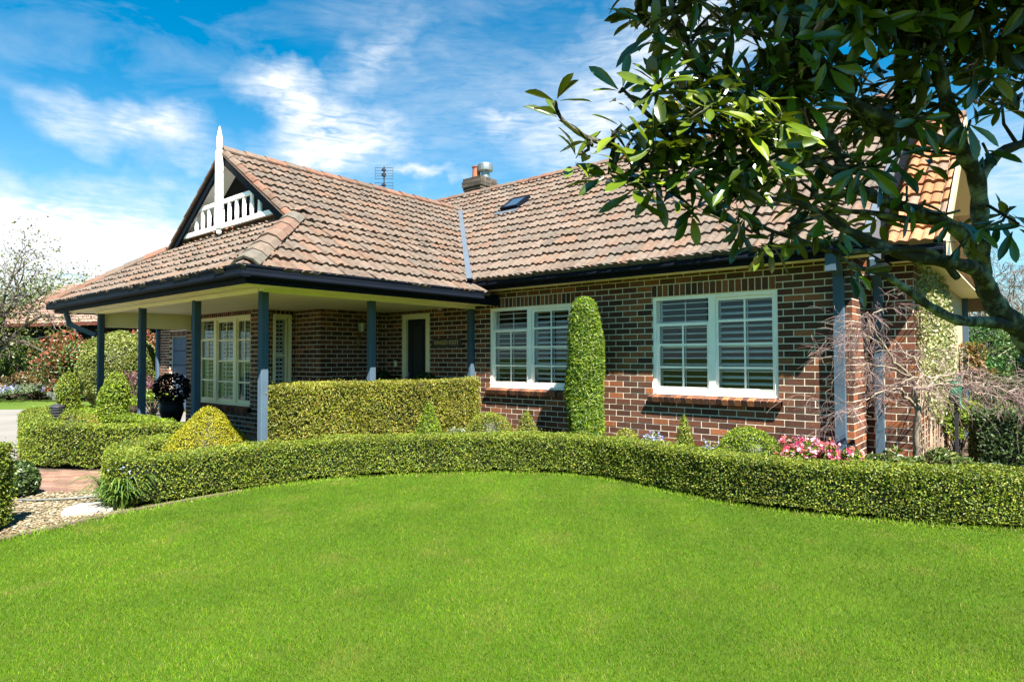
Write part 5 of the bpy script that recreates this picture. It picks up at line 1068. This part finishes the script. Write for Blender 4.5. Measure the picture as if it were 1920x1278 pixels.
for i in range(46):
    a = rg.uniform(0, 6.28); el = rg.uniform(-.2, 1.3); d = np.array([math.cos(a) * math.cos(el), math.sin(a) * math.cos(el), math.sin(el)]); L = rg.uniform(.75, 1.05); t = np.linspace(0, 1, 9)[:, None]; q = np.array([0, 0, 1.9]) + d * L * t + np.array([0, 0, -.28]) * t ** 2; sd = unit(np.cross(d, (0, 0, 1)))
    mb.tube(q, .008, 4, (.08, .12, .016), cap=False)
    for k in range(1, 9):
        for s_ in (-1, 1):
            tip = q[k] + (sd * s_ * .8 + d * .7 + np.array([0, 0, .25])) * .20; w2 = d * .012; mb.add([q[k] - w2, q[k] + w2, tip], np.array([[0, 1, 2]]), np.array([(.07, .115, .016), (.11, .14, .026), (.045, .08, .012)][rg.integers(3)]))
mb.build('fronds', 'leafbig', pr0)
for i, (u, Z, s, lab) in enumerate([(1870, 30, 2.6, 'bare grey winter tree behind the palm at the right'), (1835, 36, 2.8, 'bare grey winter tree close to the rendered wall'), (1925, 27, 2.4, 'bare winter tree cut by the right frame edge')]):
    p = at(u, 760, Z); leafy_tree('bare_tree', p[0], p[1], 1.6, .16, s, 5, 0, .1, DKG, lab, 96 + i, minr=.009, twigcol=(.11, .098, .085), nb=3, spread=.55, droop=-.01, group='bare winter trees')
for i in range(5):
    p = at(1780 + i * 45, 745, 46); bush('distant_shrub', p[0], p[1], 3.2, 4.6, 2000, .35, [(.05, .07, .035), (.08, .09, .045)], 'dark distant shrub behind the bare trees at right', 'tree', 130 + i, group='distant shrubs on the right skyline', lump=.4)
hr = empty('hose_reel', tuple(at(1793, 770, 9.0) * (1, 1, 0)), 'green garden hose coiled on a stand against the end wall', 'hose reel'); hz = at(1793, 735, 9.0)[2]; mb = MB()
for i in range(7): th = np.linspace(0, 2 * np.pi, 20); mb.tube(np.stack([.02 * np.sin(3 * th) + (i - 3) * .018, .14 * np.cos(th), hz + (.16 + .01 * i) * np.sin(th)], 1), .010, 5)
mb.build('coil', 'greenp', hr, smooth=True); mb = MB(); mb.box((-.02, -.03, 0), (.02, .03, hz + .1)); mb.build('stand', 'wire', hr)
# ================================================================== LIGHT, SKY, CAMERA
sl_ = bpy.data.lights.new('sun', 'SUN'); sl_.energy = 5.0; sl_.angle = R(.5); sl_.color = (1, .95, .86)
so = bpy.data.objects.new('sun', sl_); COL.objects.link(so); so.rotation_euler = Vector(SUN).to_track_quat('Z', 'Y').to_euler(); so.location = (20, -12, 30)
w = bpy.data.worlds.new('World'); scene.world = w; w.use_nodes = True; nt = w.node_tree; N = nt.nodes; L = nt.links; N.clear()
out = node(N, 'ShaderNodeOutputWorld'); bg = node(N, 'ShaderNodeBackground'); L.new(bg.outputs[0], out.inputs[0]); bg.inputs[1].default_value = .05
sky = node(N, 'ShaderNodeTexSky', sky_type='NISHITA'); sky.sun_disc = False; sky.sun_elevation = math.asin(SUN[2]); sky.sun_rotation = math.atan2(SUN[0], SUN[1]); sky.air_density = 1.0; sky.dust_density = .6; sky.ozone_density = 2.2
hs_ = node(N, 'ShaderNodeHueSaturation'); hs_.inputs['Saturation'].default_value = 1.25; hs_.inputs['Value'].default_value = 1.0; gn = node(N, 'ShaderNodeMix', data_type='RGBA', blend_type='MULTIPLY'); gn.inputs[0].default_value = 1; gn.inputs[7].default_value = (.27, .71, .80, 1); L.new(sky.outputs[0], gn.inputs[6]); L.new(gn.outputs[2], hs_.inputs['Color'])
tc = node(N, 'ShaderNodeTexCoord'); sp = node(N, 'ShaderNodeSeparateXYZ'); L.new(tc.outputs['Generated'], sp.inputs[0])
def mth(op, a, b=None, c=None, clamp=False):
    n = node(N, 'ShaderNodeMath', operation=op); n.use_clamp = clamp
    for i, x in enumerate((a, b, c)):
        if x is None: continue
        if isinstance(x, (int, float)): n.inputs[i].default_value = x
        else: L.new(x, n.inputs[i])
    return n.outputs[0]
az = mth('MULTIPLY', mth('ARCTAN2', sp.outputs[0], sp.outputs[1]), 57.29578); el = mth('MULTIPLY', mth('ARCSINE', sp.outputs[2]), 57.29578)
cv = node(N, 'ShaderNodeCombineXYZ'); L.new(az, cv.inputs[0]); L.new(el, cv.inputs[1])
def noise(scale, sx, sy, rot, detail=8, rough=.62, dist=0.6):
    mp_ = node(N, 'ShaderNodeMapping'); mp_.inputs['Scale'].default_value = (sx, sy, 1); mp_.inputs['Rotation'].default_value = (0, 0, R(rot)); L.new(cv.outputs[0], mp_.inputs[0])
    t = node(N, 'ShaderNodeTexNoise'); t.inputs['Scale'].default_value = scale; t.inputs['Detail'].default_value = detail; t.inputs['Roughness'].default_value = rough; t.inputs['Distortion'].default_value = dist; L.new(mp_.outputs[0], t.inputs[0]); return t.outputs['Fac']
# warp the cloud map with noise so the patches have torn edges
wn = node(N, 'ShaderNodeTexNoise'); wn.inputs['Scale'].default_value = .22; wn.inputs['Detail'].default_value = 5; L.new(cv.outputs[0], wn.inputs[0])
wv = node(N, 'ShaderNodeVectorMath', operation='SUBTRACT'); wv.inputs[1].default_value = (.5, .5, .5); L.new(wn.outputs['Color'], wv.inputs[0]); ws = node(N, 'ShaderNodeVectorMath', operation='SCALE'); ws.inputs['Scale'].default_value = 7; L.new(wv.outputs[0], ws.inputs[0])
wa = node(N, 'ShaderNodeVectorMath', operation='ADD'); L.new(cv.outputs[0], wa.inputs[0]); L.new(ws.outputs[0], wa.inputs[1])
tot = None
for (a, e, ra, re, rot, wt) in [(-60.5, 21.5, 5, 3.0, -20, 1.0), (-56, 18.4, 8.5, 3.6, 12, 1.05), (-70, 17.3, 6.5, 3.0, -8, .9), (-76, 18.8, 2.8, 2.8, 0, .55), (-70.5, 8.5, 17, 6.0, 0, 1.5), (-85, 7, 14, 8, 0, 1.2), (-53, 25, 8, 2.2, 35, .42), (-48, 16.3, 5, 1.0, 4, .75), (-33, 19, 9, 5, 0, .55), (-24, 26, 14, 7, 20, .8), (-5, 13, 12, 6, 0, .7), (16, 20, 14, 10, 0, .6), (-41, 20.5, 4, 1.6, 10, .45), (-42, 22, 20, 9, 10, .30), (-52, 30, 10, 3, 30, .25)]:
    m1 = node(N, 'ShaderNodeMapping', vector_type='TEXTURE'); m1.inputs['Location'].default_value = (a, e, 0); m1.inputs['Rotation'].default_value = (0, 0, R(rot)); m1.inputs['Scale'].default_value = (ra, re, 1e6)
    L.new(wa.outputs[0], m1.inputs[0]); g = node(N, 'ShaderNodeTexGradient', gradient_type='SPHERICAL'); L.new(m1.outputs[0], g.inputs[0]); v = mth('MULTIPLY', g.outputs['Fac'], wt); tot = v if tot is None else mth('ADD', tot, v)
n1 = noise(.30, .40, 1.25, -20, 5, .55, .7); n2 = noise(1.1, .30, 1.5, -25, 8, .6, 1.0); nn = mth('ADD', mth('MULTIPLY', n1, .4), mth('MULTIPLY', n2, .6))
veil = mth('MULTIPLY', noise(.16, .5, 1.5, -12, 7, .6, .5), 1.0)
cl = mth('MULTIPLY', mth('MULTIPLY', mth('POWER', mth('MINIMUM', tot, 1.5), 1.25), 1.25), mth('MULTIPLY_ADD', nn, 3.4, -.85), clamp=True)
ve = mth('MULTIPLY', mth('SUBTRACT', veil, .46, clamp=True), 1.9, clamp=True)
hz_ = mth('MULTIPLY', mth('POWER', mth('SUBTRACT', 1.0, mth('MULTIPLY', mth('MAXIMUM', el, 0.0), 1 / 24), clamp=True), 1.5), .62)
fac = mth('SUBTRACT', 1.0, mth('MULTIPLY', mth('SUBTRACT', 1.0, cl, clamp=True), mth('MULTIPLY', mth('SUBTRACT', 1.0, mth('MULTIPLY', ve, .42)), mth('SUBTRACT', 1.0, hz_))), clamp=True)
mx = node(N, 'ShaderNodeMix', data_type='RGBA'); L.new(fac, mx.inputs[0]); L.new(hs_.outputs[0], mx.inputs[6]); mx.inputs[7].default_value = (4.5, 4.7, 4.85, 1); L.new(mx.outputs[2], bg.inputs[0])
cam = bpy.data.cameras.new('camera'); co = bpy.data.objects.new('camera', cam); COL.objects.link(co); cam.sensor_width = 36; cam.lens = FPX / 1920 * 36; cam.clip_start = .05; cam.clip_end = 2000
co.matrix_world = Matrix.Translation(Vector(CAM)) @ Matrix.Rotation(TH, 4, 'Z') @ Matrix.Rotation(math.pi / 2 + PT, 4, 'X') @ Matrix.Rotation(-RO, 4, 'Z')
scene.camera = co
vs = scene.view_settings; scene.display_settings.display_device = 'sRGB'; vs.view_transform = 'Standard'; vs.look = 'None'; vs.gamma = 1; vs.use_curve_mapping = False; vs.exposure = 2.3
scene.cycles.max_bounces = 8; scene.cycles.transparent_max_bounces = 12; scene.cycles.caustics_reflective = False; scene.cycles.caustics_refractive = False; scene.cycles.sample_clamp_indirect = 6
